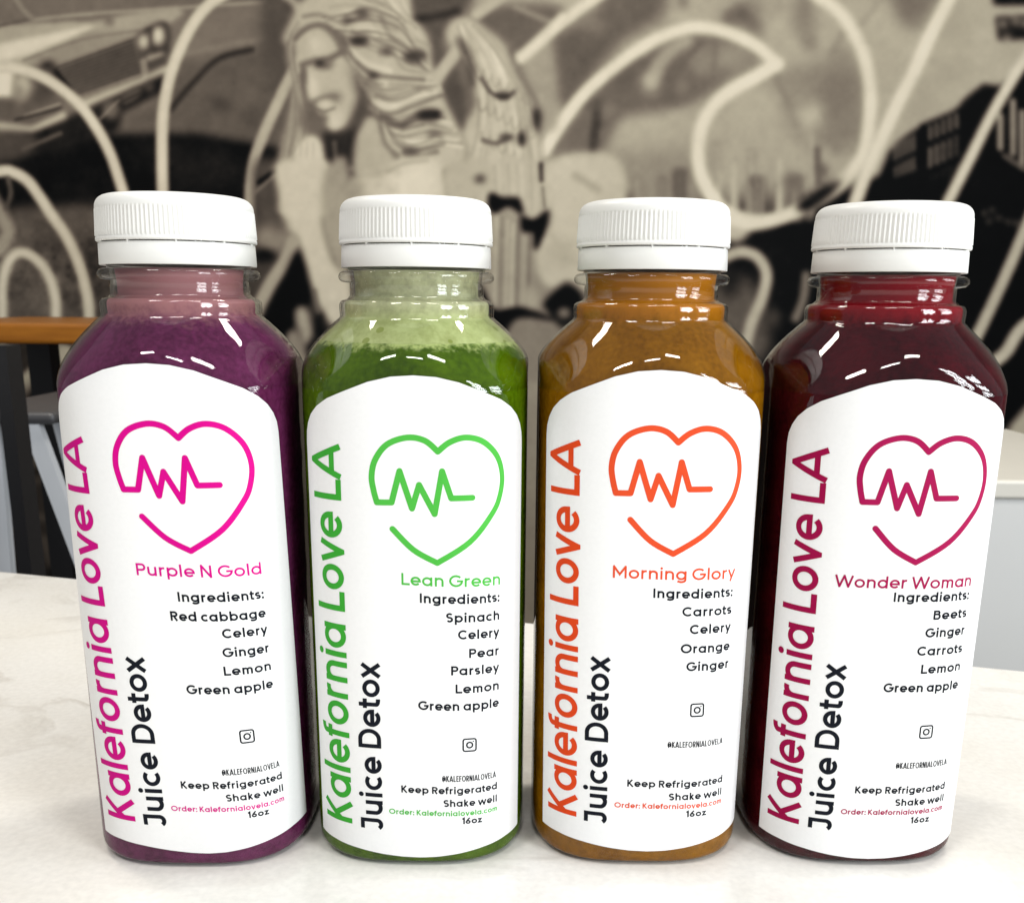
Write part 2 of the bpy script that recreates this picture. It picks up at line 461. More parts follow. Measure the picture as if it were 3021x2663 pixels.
    D.poly([(1830, 130), (2400, 110), (2400, 300), (1850, 308)], 40, 14, False)
    for x, y in ((1890, 185), (1985, 165), (2060, 180), (1920, 300)): D.blob((x, y), 28, 34, 140, 20)
    # ---- dark lower right with script hooks
    Hh.poly([(120, 230), (300, 100), (560, 120), (900, -150), (3000, -150), (3000, 2000), (90, 2000)], 32, 20, False)
    Hh.poly([(0, 20), (280, 90), (230, 170), (140, 235), (0, 150)], 158, 20)
    Hh.stroke([(0, 40), (180, 95), (360, 95), (520, 40), (640, -70)], 66, 168, 20, core=N)
    Hh.poly([(0, 470), (140, 420), (300, 560), (330, 900), (0, 900)], 86, 40)
    Hh.stroke([(60, 330), (170, 290), (270, 320), (325, 420), (300, 560), (240, 700), (200, 850)], 68, 146, 26, core=168)
    Hh.blob((110, 470), 60, 90, 34, 40); Hh.blob((370, 680), 40, 60, 72, 30)
    Hh.stroke([(560, 430), (545, 560), (500, 680)], 50, 118, 40)
    for x, y in ((1610, 60), (1660, 40), (1700, 90), (1750, 110), (1640, 110), (1800, 120)): Hh.blob((x, y), 14, 18, 92, 12)
    # ---- script strokes at the right
    C.stroke([(-160, 400), (-50, 290), (150, 170), (300, 60), (500, -80), (800, -300)], 92, 168, 30, core=N)
    C.stroke([(20, 1140), (150, 930), (330, 700), (560, 500), (800, 335), (1050, 228), (1250, 215), (1450, 270), (1620, 355), (1775, 485)], 96, 176, 34, core=208)
    C.stroke([(1775, 488), (1600, 590), (1400, 705), (1270, 835), (1200, 980), (1178, 1150), (1200, 1320), (1280, 1480), (1380, 1600), (1500, 1660)], 104, 180, 40, core=210)
    D.stroke([(300, -260), (480, -40), (650, 90), (760, 250), (850, 450), (890, 700), (880, 950), (845, 1150), (755, 1290), (600, 1440), (400, 1560), (200, 1650), (0, 1690), (-140, 1660)], 104, 172, 40, core=208)
    D.stroke([(1640, -330), (1500, -40), (1350, 260), (1200, 580), (1080, 820), (960, 1080), (850, 1330), (760, 1580), (700, 1750)], 104, 174, 36, core=208)
    D.stroke([(2500, -200), (2080, 420), (1950, 620), (1800, 880), (1650, 1180), (1540, 1400), (1430, 1620), (1300, 1900)], 88, 166, 30, core=202)
    D.poly([(330, 1560), (480, 1430), (680, 1350), (720, 1300), (600, 1470), (420, 1600)], 40, 20)
    Hh.stroke([(2100, -420), (1844, 180), (1750, 400), (1620, 680), (1520, 880)], 72, 158, 24, core=176)
    Hh.stroke([(2100, 560), (1844, 730), (1740, 880), (1640, 960)], 76, 160, 26, core=180)
    Hh.stroke([(1900, 1250), (1800, 1380), (1760, 1520)], 130, 160, 50)
    # ---- angel statue: ground behind it
    B.poly([(-60, -300), (190, -300), (200, 160), (110, 320), (170, 520), (30, 800), (-60, 1000)], 86, 40)
    B.poly([(1000, -300), (1560, -300), (1480, 120), (1330, 240), (1320, 420), (1230, 560), (1170, 280), (1050, 110)], 82, 36)
    B.stroke([(1080, 150), (1250, 130), (1400, 90)], 60, 58, 50)
    B.poly([(1500, 140), (1720, 40), (2200, 60), (2060, 260), (1880, 440), (1760, 340)], 94, 36)
    B.stroke([(1850, 60), (2100, 170)], 40, 128, 40)
    B.poly([(1880, 470), (2120, 300), (2140, 1000), (1990, 780)], 138, 40)
    B.stroke([(2000, -320), (1780, -60), (1560, 110)], 84, 150, 40, core=164)
    B.stroke([(1400, 400), (1280, 560), (1210, 680)], 96, 150, 40, core=164)
    B.stroke([(2200, 150), (2050, 300), (1890, 440)], 90, 168, 40, core=202)
    B.stroke([(60, -60), (150, 0), (230, 80)], 60, 142, 40)
    B.stroke([(250, 420), (140, 600), (30, 830), (-50, 1010), (-120, 1200), (-150, 1400), (-160, 1640), (-180, 1900)], 84, 150, 34, core=168)
    # wing
    B.poly([(1325, 260), (1365, 165), (1450, 138), (1580, 190), (1750, 350), (1850, 560), (1930, 720), (1980, 900), (2050, 1130), (2080, 1560), (1330, 1560), (1350, 1300), (1480, 1180), (1440, 980), (1540, 800), (1500, 560), (1420, 400), (1370, 330)], 160, 20)
    B.poly([(1405, 280), (1470, 340), (1530, 480), (1545, 640), (1500, 640), (1460, 460)], 82, 24)
    B.poly([(1395, 520), (1465, 740), (1440, 1000), (1360, 880), (1295, 720), (1340, 600)], 80, 24)
    for x in range(1560, 2060, 34):
        B.stroke([(x, 700 + (x * 7) % 160), (x + 20, 1050), (x + 30, 1500)], 16, 134 + (x * 11) % 60, 16, .6)
    B.stroke([(1590, 600), (1660, 700), (1760, 745), (1830, 700)], 34, 100, 24); B.blob((1755, 725), 62, 28, 70, 20)
    B.stroke([(1600, 1060), (1700, 1085), (1800, 1040)], 34, 104, 24); B.blob((1775, 1040), 56, 30, 88, 20)
    B.blob((1890, 1050), 30, 62, 56, 20); B.blob((2005, 900), 36, 100, 52, 24); B.blob((2040, 1300), 30, 90, 50, 24)
    B.stroke([(1865, 540), (1940, 660), (2010, 800)], 40, 112, 24)
    B.blob((1580, 1355), 66, 34, 58, 20); B.blob((1425, 1240), 56, 60, 54, 24); B.stroke([(1350, 1260), (1370, 1420)], 40, 80, 24)
    B.poly([(1640, 450), (1740, 440), (1810, 620), (1760, 670), (1670, 620)], 178, 40); B.poly([(1640, 820), (1760, 780), (1780, 960), (1680, 1000)], 176, 40)
    # hair mass
    B.poly([(200, 50), (450, -120), (1000, -200), (1060, 120), (1170, 280), (1225, 520), (1285, 700), (1420, 980), (1480, 1180), (1340, 1290), (900, 1260), (820, 1100), (760, 880), (690, 700), (600, 480), (530, 260), (380, 190), (200, 250), (120, 340), (95, 280), (170, 120)], 162, 20)
    B.poly([(205, 240), (165, 400), (195, 600), (250, 760), (330, 980), (200, 1100), (110, 1280), (80, 1560), (-10, 1560), (50, 1200), (130, 900), (160, 650), (120, 400)], 142, 20)
    for i in range(5): B.stroke([(170 + i * 14, 700), (130 + i * 24, 1000), (70 + i * 30, 1400)], 10, 118 + i * 12, 12)
    dk = [([(540, 290), (620, 450), (760, 560), (900, 590), (1150, 610)], 26, 104), ([(690, 690), (760, 800), (900, 865), (1080, 800), (1290, 720)], 24, 112),
          ([(760, 870), (880, 910), (980, 945), (1100, 890), (1250, 870)], 54, 84), ([(870, 950), (950, 1080), (1100, 1130), (1300, 1085)], 28, 112),
          ([(820, 900), (850, 1080), (950, 1190)], 40, 98), ([(830, 130), (890, 260), (1000, 350), (1150, 420)], 28, 118),
          ([(900, 640), (1050, 640), (1210, 690)], 20, 132), ([(800, 730), (950, 765), (1120, 690)], 24, 122), ([(1010, 1150), (1120, 1180), (1250, 1150)], 34, 92),
          ([(450, 60), (600, 40), (800, 60)], 16, 140), ([(250, 130), (380, 120), (560, 200)], 22, 108), ([(640, 120), (760, 150), (830, 300), (820, 420)], 18, 134),
          ([(1000, 190), (1090, 300), (1200, 350)], 18, 128), ([(930, 400), (1000, 520), (1170, 560)], 20, 126), ([(640, 620), (720, 640), (840, 640)], 22, 96)]
    for p, w, t in dk: B.stroke(p, w, t, 36, .8)
    for c, rx, ry, t in (((580, 165), 46, 24, 86), ((690, 105), 52, 30, 80), ((665, 310), 78, 30, 64), ((880, 390), 48, 28, 92), ((1085, 430), 84, 52, 78),
                         ((770, 582), 42, 24, 66), ((1195, 872), 96, 36, 54), ((1240, 1020), 60, 22, 96), ((1060, 1160), 60, 36, 84), ((930, 1190), 40, 26, 88)):
        B.blob(c, rx, ry, t, 22)
    for p, w in (([(600, 390), (740, 490), (900, 540)], 44), ([(770, 770), (900, 815), (1080, 730), (1230, 690)], 34), ([(940, 1020), (1080, 1085), (1250, 1055)], 40), ([(640, 230), (740, 210), (800, 260)], 30)):
        B.stroke(p, w, 180, 24)
    def strands(g0, g1, n, lo, hi, w0, w1, alpha=.55):
        a, b = np.array(g0, float), np.array(g1, float)
        for i in range(n):
            t = (i + random.random()) / n
            p = a + (b - a) * t + np.array([[random.gauss(0, 9), random.gauss(0, 9)] for _ in a])
            k0 = random.randint(0, 2); k1 = random.randint(len(a) - 2, len(a))
            if k1 - k0 < 3: k0 = 0; k1 = len(a)
            B.stroke([tuple(q) for q in p[k0:k1]], random.uniform(w0, w1), random.uniform(lo, hi), 12, alpha)
    strands([(380, 150), (560, 90), (760, 60), (960, 150), (1080, 300), (1170, 480)], [(540, 270), (640, 330), (780, 380), (950, 420), (1080, 500), (1180, 560)], 34, 84, 205, 7, 20)
    strands([(560, 330), (640, 470), (780, 560), (950, 590), (1200, 620)], [(680, 660), (780, 760), (900, 800), (1080, 740), (1290, 690)], 30, 92, 205, 7, 20)
    strands([(700, 700), (780, 850), (920, 900), (1100, 850), (1330, 880)], [(840, 900), (900, 1050), (1060, 1130), (1250, 1100), (1450, 1130)], 30, 88, 205, 7, 22)
    strands([(180, 150), (120, 330), (170, 600), (150, 900), (90, 1300), (60, 1550)], [(240, 230), (190, 420), (240, 740), (300, 980), (170, 1200), (110, 1550)], 20, 92, 178, 6, 14)
    strands([(430, -150), (520, -60), (640, 0), (800, 40), (950, 90)], [(900, -200), (960, -100), (1000, 0), (1040, 110), (1120, 240)], 18, 110, 190, 8, 20)
    strands([(1380, 200), (1440, 420), (1560, 700), (1560, 1000), (1450, 1350), (1420, 1550)], [(1560, 180), (1760, 400), (1900, 720), (1980, 1000), (2040, 1300), (2070, 1550)], 44, 112, 198, 8, 22, .5)
    for p, w, t in dk[:8]: B.stroke(p, w * .9, t - 8, 40, .7)
    for c, rx, ry, t in (((580, 165), 44, 22, 80), ((690, 105), 48, 26, 76), ((665, 310), 74, 28, 54), ((880, 390), 44, 26, 82), ((1085, 430), 78, 48, 68),
                         ((770, 582), 40, 22, 52), ((1195, 872), 96, 36, 44), ((1240, 1020), 56, 20, 88), ((1060, 1160), 56, 34, 74)): B.blob(c, rx, ry, t, 22)
    B.stroke([(1590, 600), (1660, 700), (1760, 745), (1830, 700)], 30, 86, 20); B.blob((1755, 725), 60, 26, 56, 18); B.stroke([(1600, 1060), (1700, 1085), (1800, 1040)], 28, 92, 20)
    B.blob((1775, 1040), 50, 28, 74, 18); B.blob((1890, 1050), 28, 60, 46, 18); B.blob((1580, 1355), 62, 32, 48, 18)
    B.poly([(1405, 280), (1470, 340), (1530, 480), (1545, 640), (1500, 640), (1460, 460)], 80, 24)
    # face
    B.poly([(205, 280), (365, 212), (480, 320), (540, 420), (605, 500), (660, 640), (672, 760), (610, 900), (500, 995), (430, 965), (400, 900), (345, 850), (330, 795), (285, 745), (265, 600), (220, 500), (185, 390)], 164, 14)
    B.poly([(590, 500), (690, 640), (750, 800), (680, 930), (560, 1000), (610, 880), (655, 740), (630, 620)], 78, 36)
    B.stroke([(185, 300), (290, 210), (400, 200), (520, 270)], 30, 106, 34)
    B.stroke([(240, 495), (330, 462), (440, 446), (530, 400)], 44, 100, 44); B.blob((395, 490), 76, 34, 84, 24); B.blob((365, 480), 26, 22, 48, 16); B.blob((440, 475), 22, 14, 130, 14)
    B.stroke([(250, 530), (262, 620)], 40, 100, 40)
    B.poly([(300, 560), (350, 640), (350, 730), (300, 735), (285, 640)], 186, 24); B.poly([(250, 330), (360, 260), (440, 370), (300, 420)], 178, 44)
    B.stroke([(330, 772), (400, 742), (480, 735)], 34, 112, 40); B.blob((480, 740), 60, 40, 116, 30)
    B.blob((410, 790), 58, 30, 190, 20); B.stroke([(330, 815), (400, 845), (480, 820)], 20, 116, 18); B.blob((485, 915), 58, 52, 182, 40); B.blob((400, 900), 24, 40, 92, 20)
    B.poly([(250, 770), (330, 830), (390, 920), (380, 1040), (250, 1000), (220, 900)], 100, 36)
    B.poly([(395, 1000), (480, 1005), (640, 960), (745, 850), (700, 960), (640, 1100), (620, 1360), (560, 1370), (430, 1250)], 56, 26)
    B.stroke([(480, 1080), (500, 1250), (540, 1360)], 30, 90, 30)
    # hands, shoulder, arm
    for r_ in range(3):
        for c_ in range(7):
            x, y = 1570 + c_ * 62 + r_ * 26, 560 + r_ * 250 + c_ * 34
            B.stroke([(x - 30, y - 60), (x - 22, y + 10), (x, y + 34), (x + 24, y + 6)], 12, 96 + (c_ * 17) % 30, 16, .5)
    B.poly([(640, 1340), (640, 1080), (700, 920), (780, 885), (850, 1080), (930, 1200), (860, 1310)], 156, 20)
    B.poly([(180, 1140), (255, 1045), (335, 1032), (390, 1100), (415, 1300), (450, 1600), (30, 1600), (170, 1300)], 180, 18)
    for i in range(3): B.stroke([(230 + i * 46, 1080), (220 + i * 50, 1250), (200 + i * 60, 1500)], 9, 156, 12)
    B.poly([(520, 1640), (560, 1420), (640, 1335), (860, 1300), (950, 1210), (1210, 1190), (1300, 1280), (1345, 1460), (1360, 1640)], 172, 24)
    B.poly([(900, 1260), (1200, 1230), (1280, 1400), (1200, 1560), (900, 1540)], 190, 60)
    for i in range(150):
        B.blob((random.uniform(470, 1000), random.uniform(1260, 1540)), random.uniform(8, 22), random.uniform(6, 14), random.choice([132, 140, 190, 196]), 12, .35)
    B.stroke([(880, 1300), (1000, 1240), (1180, 1215)], 22, 140, 30, .6); B.stroke([(1320, 1300), (1340, 1500)], 40, 128, 40, .6)
    B.poly([(430, 1360), (560, 1400), (640, 1360), (700, 1500), (460, 1560)], 128, 50)
    # ---- between the two left bottles
    F.poly([(150, -30), (400, -30), (360, 500), (180, 640)], 78, 40); F.stroke([(200, 120), (340, 20)], 50, 40, 30); F.stroke([(150, 220), (330, 60)], 26, 108, 24)
    F.poly([(160, 560), (440, 480), (500, 640), (300, 760)], 120, 40)
    F.poly([(360, -60), (820, -60), (800, 240), (770, 500), (870, 830), (1010, 950), (1000, 1300), (880, 1400), (760, 1280), (640, 1000), (540, 640), (420, 500), (380, 250)], 174, 26)
    F.poly([(770, 60), (980, -60), (980, 900), (880, 850), (760, 520)], 142, 30)
    F.blob((380, 500), 60, 60, 84, 40)
    F.blob((240, 770), 110, 60, 34, 30)
    F.stroke([(500, 640), (420, 830), (290, 1030), (180, 1260), (120, 1500)], 120, 142, 40)
    F.poly([(540, 720), (640, 1000), (650, 1200), (560, 1250), (500, 1400), (430, 1500), (150, 1500), (250, 1280), (400, 1000)], 29, 30)
    F.poly([(515, 1260), (590, 1220), (640, 1300), (680, 1480), (600, 1560), (550, 1440)], 150, 26)
    F.poly([(440, 1480), (520, 1430), (600, 1560), (640, 1800), (480, 1800)], 134, 30)
    F.blob((735, 1380), 46, 130, 44, 30); F.stroke([(690, 1080), (720, 1260)], 40, 96, 30); F.blob((700, 1600), 60, 110, 50, 30)
    # ---- between the middle bottles
    G.poly([(-200, -60), (640, -60), (660, 380), (480, 430), (400, 300), (150, 230), (-200, 300)], 158, 24)
    for x in range(180, 640, 40): G.stroke([(x, -40), (x + 10, 200), (x + 10, 380)], 16, 134 + (x * 7) % 50, 14, .6)
    G.blob((55, 90), 50, 36, 60, 24); G.stroke([(595, -40), (600, 100)], 40, 40, 24); G.stroke([(610, 160), (625, 340)], 20, 80, 18)
    G.poly([(660, -60), (1300, -60), (1300, 900), (940, 1080), (620, 1010), (540, 700), (690, 430)], 164, 30)
    G.blob((790, 740), 110, 100, 146, 60); G.stroke([(700, 600), (800, 780), (920, 840)], 40, 152, 50); G.stroke([(900, 60), (1100, 180)], 60, 140, 60)
    G.poly([(-100, 330), (170, 350), (420, 380), (530, 600), (490, 1000), (400, 1260), (190, 1270), (-100, 900)], 138, 24)
    for x, t in ((200, 170), (250, 110), (300, 166), (350, 176), (400, 100), (450, 150), (500, 92)): G.stroke([(x, 400 + (x * 3) % 120), (x - 10, 750), (x - 20, 1220)], 26, t, 24, .7)
    G.poly([(140, 210), (260, 250), (400, 260), (430, 400), (300, 340), (180, 400), (120, 320)], 27, 18)
    G.poly([(420, 410), (520, 450), (650, 360), (655, 480), (570, 700), (530, 700), (520, 560), (430, 560)], 27, 20)
    G.poly([(610, 1190), (750, 1045), (850, 1005), (970, 1140), (900, 1340), (760, 1420), (650, 1260)], 30, 26)
    G.blob((800, 1275), 60, 46, 128, 26)
    G.blob((500, 1150), 74, 120, 148, 36)
    G.poly([(60, 1040), (180, 1240), (420, 1225), (700, 1320), (700, 1350), (400, 1335), (300, 1460), (190, 1560), (60, 1560)], 27, 20)
    G.poly([(350, 1350), (720, 1380), (760, 1500), (560, 1900), (300, 1700)], 116, 40)
    # ---- under the table at the far left
    poly([(-500, 690), (160, 690), (160, 1400), (-500, 1400)], 60, 14, False)
    stroke([(20, 800), (70, 750), (130, 706)], 36, 160, 10)
    stroke([(30, 770), (60, 830), (95, 850)], 26, 92, 14)
    blob((90, 790), 40, 26, 48, 14)
    for i in range(16): stroke([(random.uniform(-200, 160), 860 + i * 22), (random.uniform(-200, 160), 880 + i * 24)], random.uniform(10, 26), random.choice([36, 44, 90, 110]), 14, .7)

paint_mural()
# the print is softer towards the right-hand side
wgt = np.clip((np.arange(gw) * CS + CX0 - 900) / 350, 0, 1)[None, :]
low_ = np.clip((np.arange(gh) * CS + CY0 - 380) / 120, 0, 1)[:, None]
wgt = np.maximum(wgt, .55 * low_)
TONE = blur(TONE, 1) * (1 - wgt) + blur(TONE, 2) * wgt
TONE = 100 + (TONE - 100) * 1.10
grain = fbm(gw, gh, 150, 3, 3)
soft_n = fbm(gw, gh, 26, 4, 5)
streak = fbm(gw, gh, 12, 4, 9, .5)
yy = (np.arange(gh) * CS + CY0)[:, None]; xx = (np.arange(gw) * CS + CX0)[None, :]
band = np.clip(1 - np.abs(yy - 540) / 130, 0, 1) * np.clip((330 - xx) / 60, 0, 1)
TONE = TONE + grain * 1.6 + soft_n * 2.6 + (grain * 6 + soft_n * 8) * band * (TONE < 130) + streak * 2.5
TONE = np.clip(TONE, 18, 225)

def build_mural():
    st = 1
    ii, jj = np.arange(0, gw, st), np.arange(0, gh, st)
    X, Y = np.meshgrid(ii * CS + CX0, jj * CS + CY0)
    xs, ys = X.ravel() * 3021 / 2044, Y.ravel() * 3021 / 2044
    a, c = (xs - CAM_CX) / CAM_F, -(ys - CAM_CY) / CAM_F
    a, c = cr * a + sr * c, -sr * a + cr * c
    dx, dy, dz = a, cp + c * sp, -sp + c * cp
    t = WALL_Y / dy
    V = np.stack([t * dx, np.full_like(t, WALL_Y), CAM_H + t * dz], 1)
    tone = TONE[::st, ::st].ravel() / 255
    # toned print: warm paper white, brownish middle, neutral black
    keys = np.array([0.0, .12, .25, .42, .62, .78, 1.0])
    rgb = np.array([[4, 5, 6], [10, 11, 12], [60, 54, 49], [116, 106, 95], [177, 169, 149], [221, 212, 191], [240, 233, 216]]) / 255
    srgb = np.stack([np.interp(tone, keys, rgb[:, i]) for i in range(3)], 1)
    ln = np.where(srgb < .04045, srgb / 12.92, ((srgb + .055) / 1.055) ** 2.4)
    w, h = len(ii), len(jj)
    me = bpy.data.meshes.new('mural')
    idx = np.arange(w * h).reshape(h, w)
    F = np.stack([idx[1:, :-1], idx[1:, 1:], idx[:-1, 1:], idx[:-1, :-1]], -1).reshape(-1, 4)
    me.vertices.add(len(V)); me.vertices.foreach_set('co', V.ravel())
    me.loops.add(F.size); me.loops.foreach_set('vertex_index', F.ravel())
    me.polygons.add(len(F)); me.polygons.foreach_set('loop_start', np.arange(0, F.size, 4)); me.polygons.foreach_set('loop_total', np.full(len(F), 4))
    me.update(); me.validate()
    ca = me.color_attributes.new('print', 'FLOAT_COLOR', 'POINT')
    ca.data.foreach_set('color', np.concatenate([ln * MURAL_GAIN, np.ones((len(ln), 1))], 1).ravel().astype(np.float32))
    m, nt, b = new_mat('printed_mural')
    at = nt.nodes.new('ShaderNodeVertexColor'); at.layer_name = 'print'
    nt.links.new(at.outputs['Color'], b.inputs['Base Color'])
    b.inputs['Roughness'].default_value = .6; b.inputs['Specular IOR Level'].default_value = .06
    me.materials.append(m)
    o = bpy.data.objects.new('mural', me); COL.objects.link(o)
    o['label'] = 'sepia wall mural of an angel statue, a car and looping pale script behind the bottles'
    o['category'] = 'mural'
MURAL_GAIN = 1.32
build_mural()

# ------------------------------------------------------------------ furniture beyond the counter
wood = None
def wood_mat():
    m, nt, b = new_mat('orange_wood')
    tc = nt.nodes.new('ShaderNodeTexCoord'); mp = nt.nodes.new('ShaderNodeMapping'); mp.inputs['Scale'].default_value = (3, 30, 30)
    n = nt.nodes.new('ShaderNodeTexNoise'); n.inputs['Scale'].default_value = 3; n.inputs['Detail'].default_value = 6
    nt.links.new(tc.outputs['Object'], mp.inputs[0]); nt.links.new(mp.outputs[0], n.inputs['Vector'])
    cr_ = nt.nodes.new('ShaderNodeValToRGB')
    cr_.color_ramp.elements[0].color = (.30, .10, .005, 1); cr_.color_ramp.elements[0].position = .35
    cr_.color_ramp.elements[1].color = (.44, .16, .011, 1); cr_.color_ramp.elements[1].position = .7
    nt.links.new(n.outputs['Fac'], cr_.inputs['Fac']); nt.links.new(cr_.outputs['Color'], b.inputs['Base Color'])
    b.inputs['Roughness'].default_value = .4
    return m
blackm = simple('black_metal', (.012, .012, .014, 1), .45, noise=.2, scale=20)
whitem = simple('white_metal', (.66, .69, .73, 1), .35, noise=.05, scale=20)

TY = 1.55
pl_, pr_ = px(-260, 642, TY), px(232, 646, TY)
pb = px(0, 686, TY)
tb = empty('bar_table', ((pl_.x + pr_.x) / 2, TY + .25, -.92), 'high table with an orange wooden top and black legs at the left', 'table')
cx, cy = tb.location.x, tb.location.y
hw = (pr_.x - pl_.x) / 2
th_ = (pl_.z - pb.z)
tz = pl_.z + .92
mb = MB(); mb.box((-hw, -.25, tz - th_), (hw, .25, tz)); mb.build('table_top', wood_mat(), tb, bevel=.006)
for sx in (-1, 1):
    for sy in (-1, 1):
        mb = MB(); x = sx * (hw - .05); mb.box((x - .022, sy * .2 - .022, 0), (x + .022, sy * .2 + .022, tz - th_ - .0)); mb.build('leg', blackm, tb)

# a second black post in front (frame of a bar stool's neighbour table) and the pale metal stool
SY = 1.15
s0 = px(66, 845, SY)
stool = empty('metal_stool', (px(28, 845, SY).x, SY + .13, -.92), 'pale metal stool with splayed legs beyond the counter at the left', 'stool')
ox, oy, oz = stool.location
def loc(p): return (p.x - ox, p.y - oy, p.z - oz)
sz = px(66, 832, SY).z - oz
mb = MB(); mb.box((loc(px(-90, 832, SY))[0], -.14, sz - .008), (loc(px(115, 832, SY))[0], .13, sz + .006)); mb.build('seat', simple('grey_metal', (.07, .07, .075, 1), .4, noise=.1, scale=20), stool, bevel=.006)
def leg_line(xa, ya, xb_, yb_, dy):
    a, b = Vector(loc(px(xa, ya, SY + dy))), Vector(loc(px(xb_, yb_, SY + dy)))
    b = a + (b - a) * (a.z / (a.z - b.z))
    mb = MB(); mb.bar(a, b, .019, .012); mb.build('leg', whitem, stool)
leg_line(60, 834, 172, 1132, 0); leg_line(-14, 838, 10, 1120, .02); leg_line(-80, 838, -150, 1132, 0); leg_line(120, 836, 190, 1100, .24)
mb = MB(); mb.bar((-.09, -.125, sz - .30), (.13, -.125, sz - .30), .016, .012); mb.build('stretcher', whitem, stool)
PY = 1.0
p0, p1 = px(-16, 700, PY), px(12, 700, PY)
post = MB(); post.box((p0.x, PY, -.92), (p1.x, PY + .03, px(20, 690, PY).z))
po = post.build('black_post', blackm); po['label'] = 'thin black metal post standing beyond the counter at the far left'; po['category'] = 'post'

# pale cabinet at the right
KY = .95
k0, k1 = px(1900, 968, KY), px(2400, 968, KY)
cab = empty('cabinet', ((k0.x + k1.x) / 2, KY + .2, -.92), 'pale grey low cabinet beyond the counter at the right', 'cabinet')
hwk = (k1.x - k0.x) / 2; kz = k0.z + .92
mb = MB(); mb.box((-hwk, -.2, 0), (hwk, .2, kz - .012)); mb.build('cabinet_body', simple('grey_paint', (.72, .72, .70, 1), .5, noise=.04, scale=5), cab)
mb = MB(); mb.box((-hwk - .006, -.206, kz - .012), (hwk + .006, .206, kz + .006)); mb.build('cabinet_top', simple('cream_top', (.75, .72, .64, 1), .4, noise=.04, scale=9), cab, bevel=.003)

# ------------------------------------------------------------------ stroke lettering (a geometric sans drawn as ribbons)
XH, AS, DS = .75, 1.03, -.25
def arc(cx, cy, rx, ry, a0, a1, n=None):
    n = n or max(4, int(abs(a1 - a0) / 11))
    return [(cx + rx * math.cos(R(a0 + (a1 - a0) * i / n)), cy + ry * math.sin(R(a0 + (a1 - a0) * i / n))) for i in range(n + 1)]

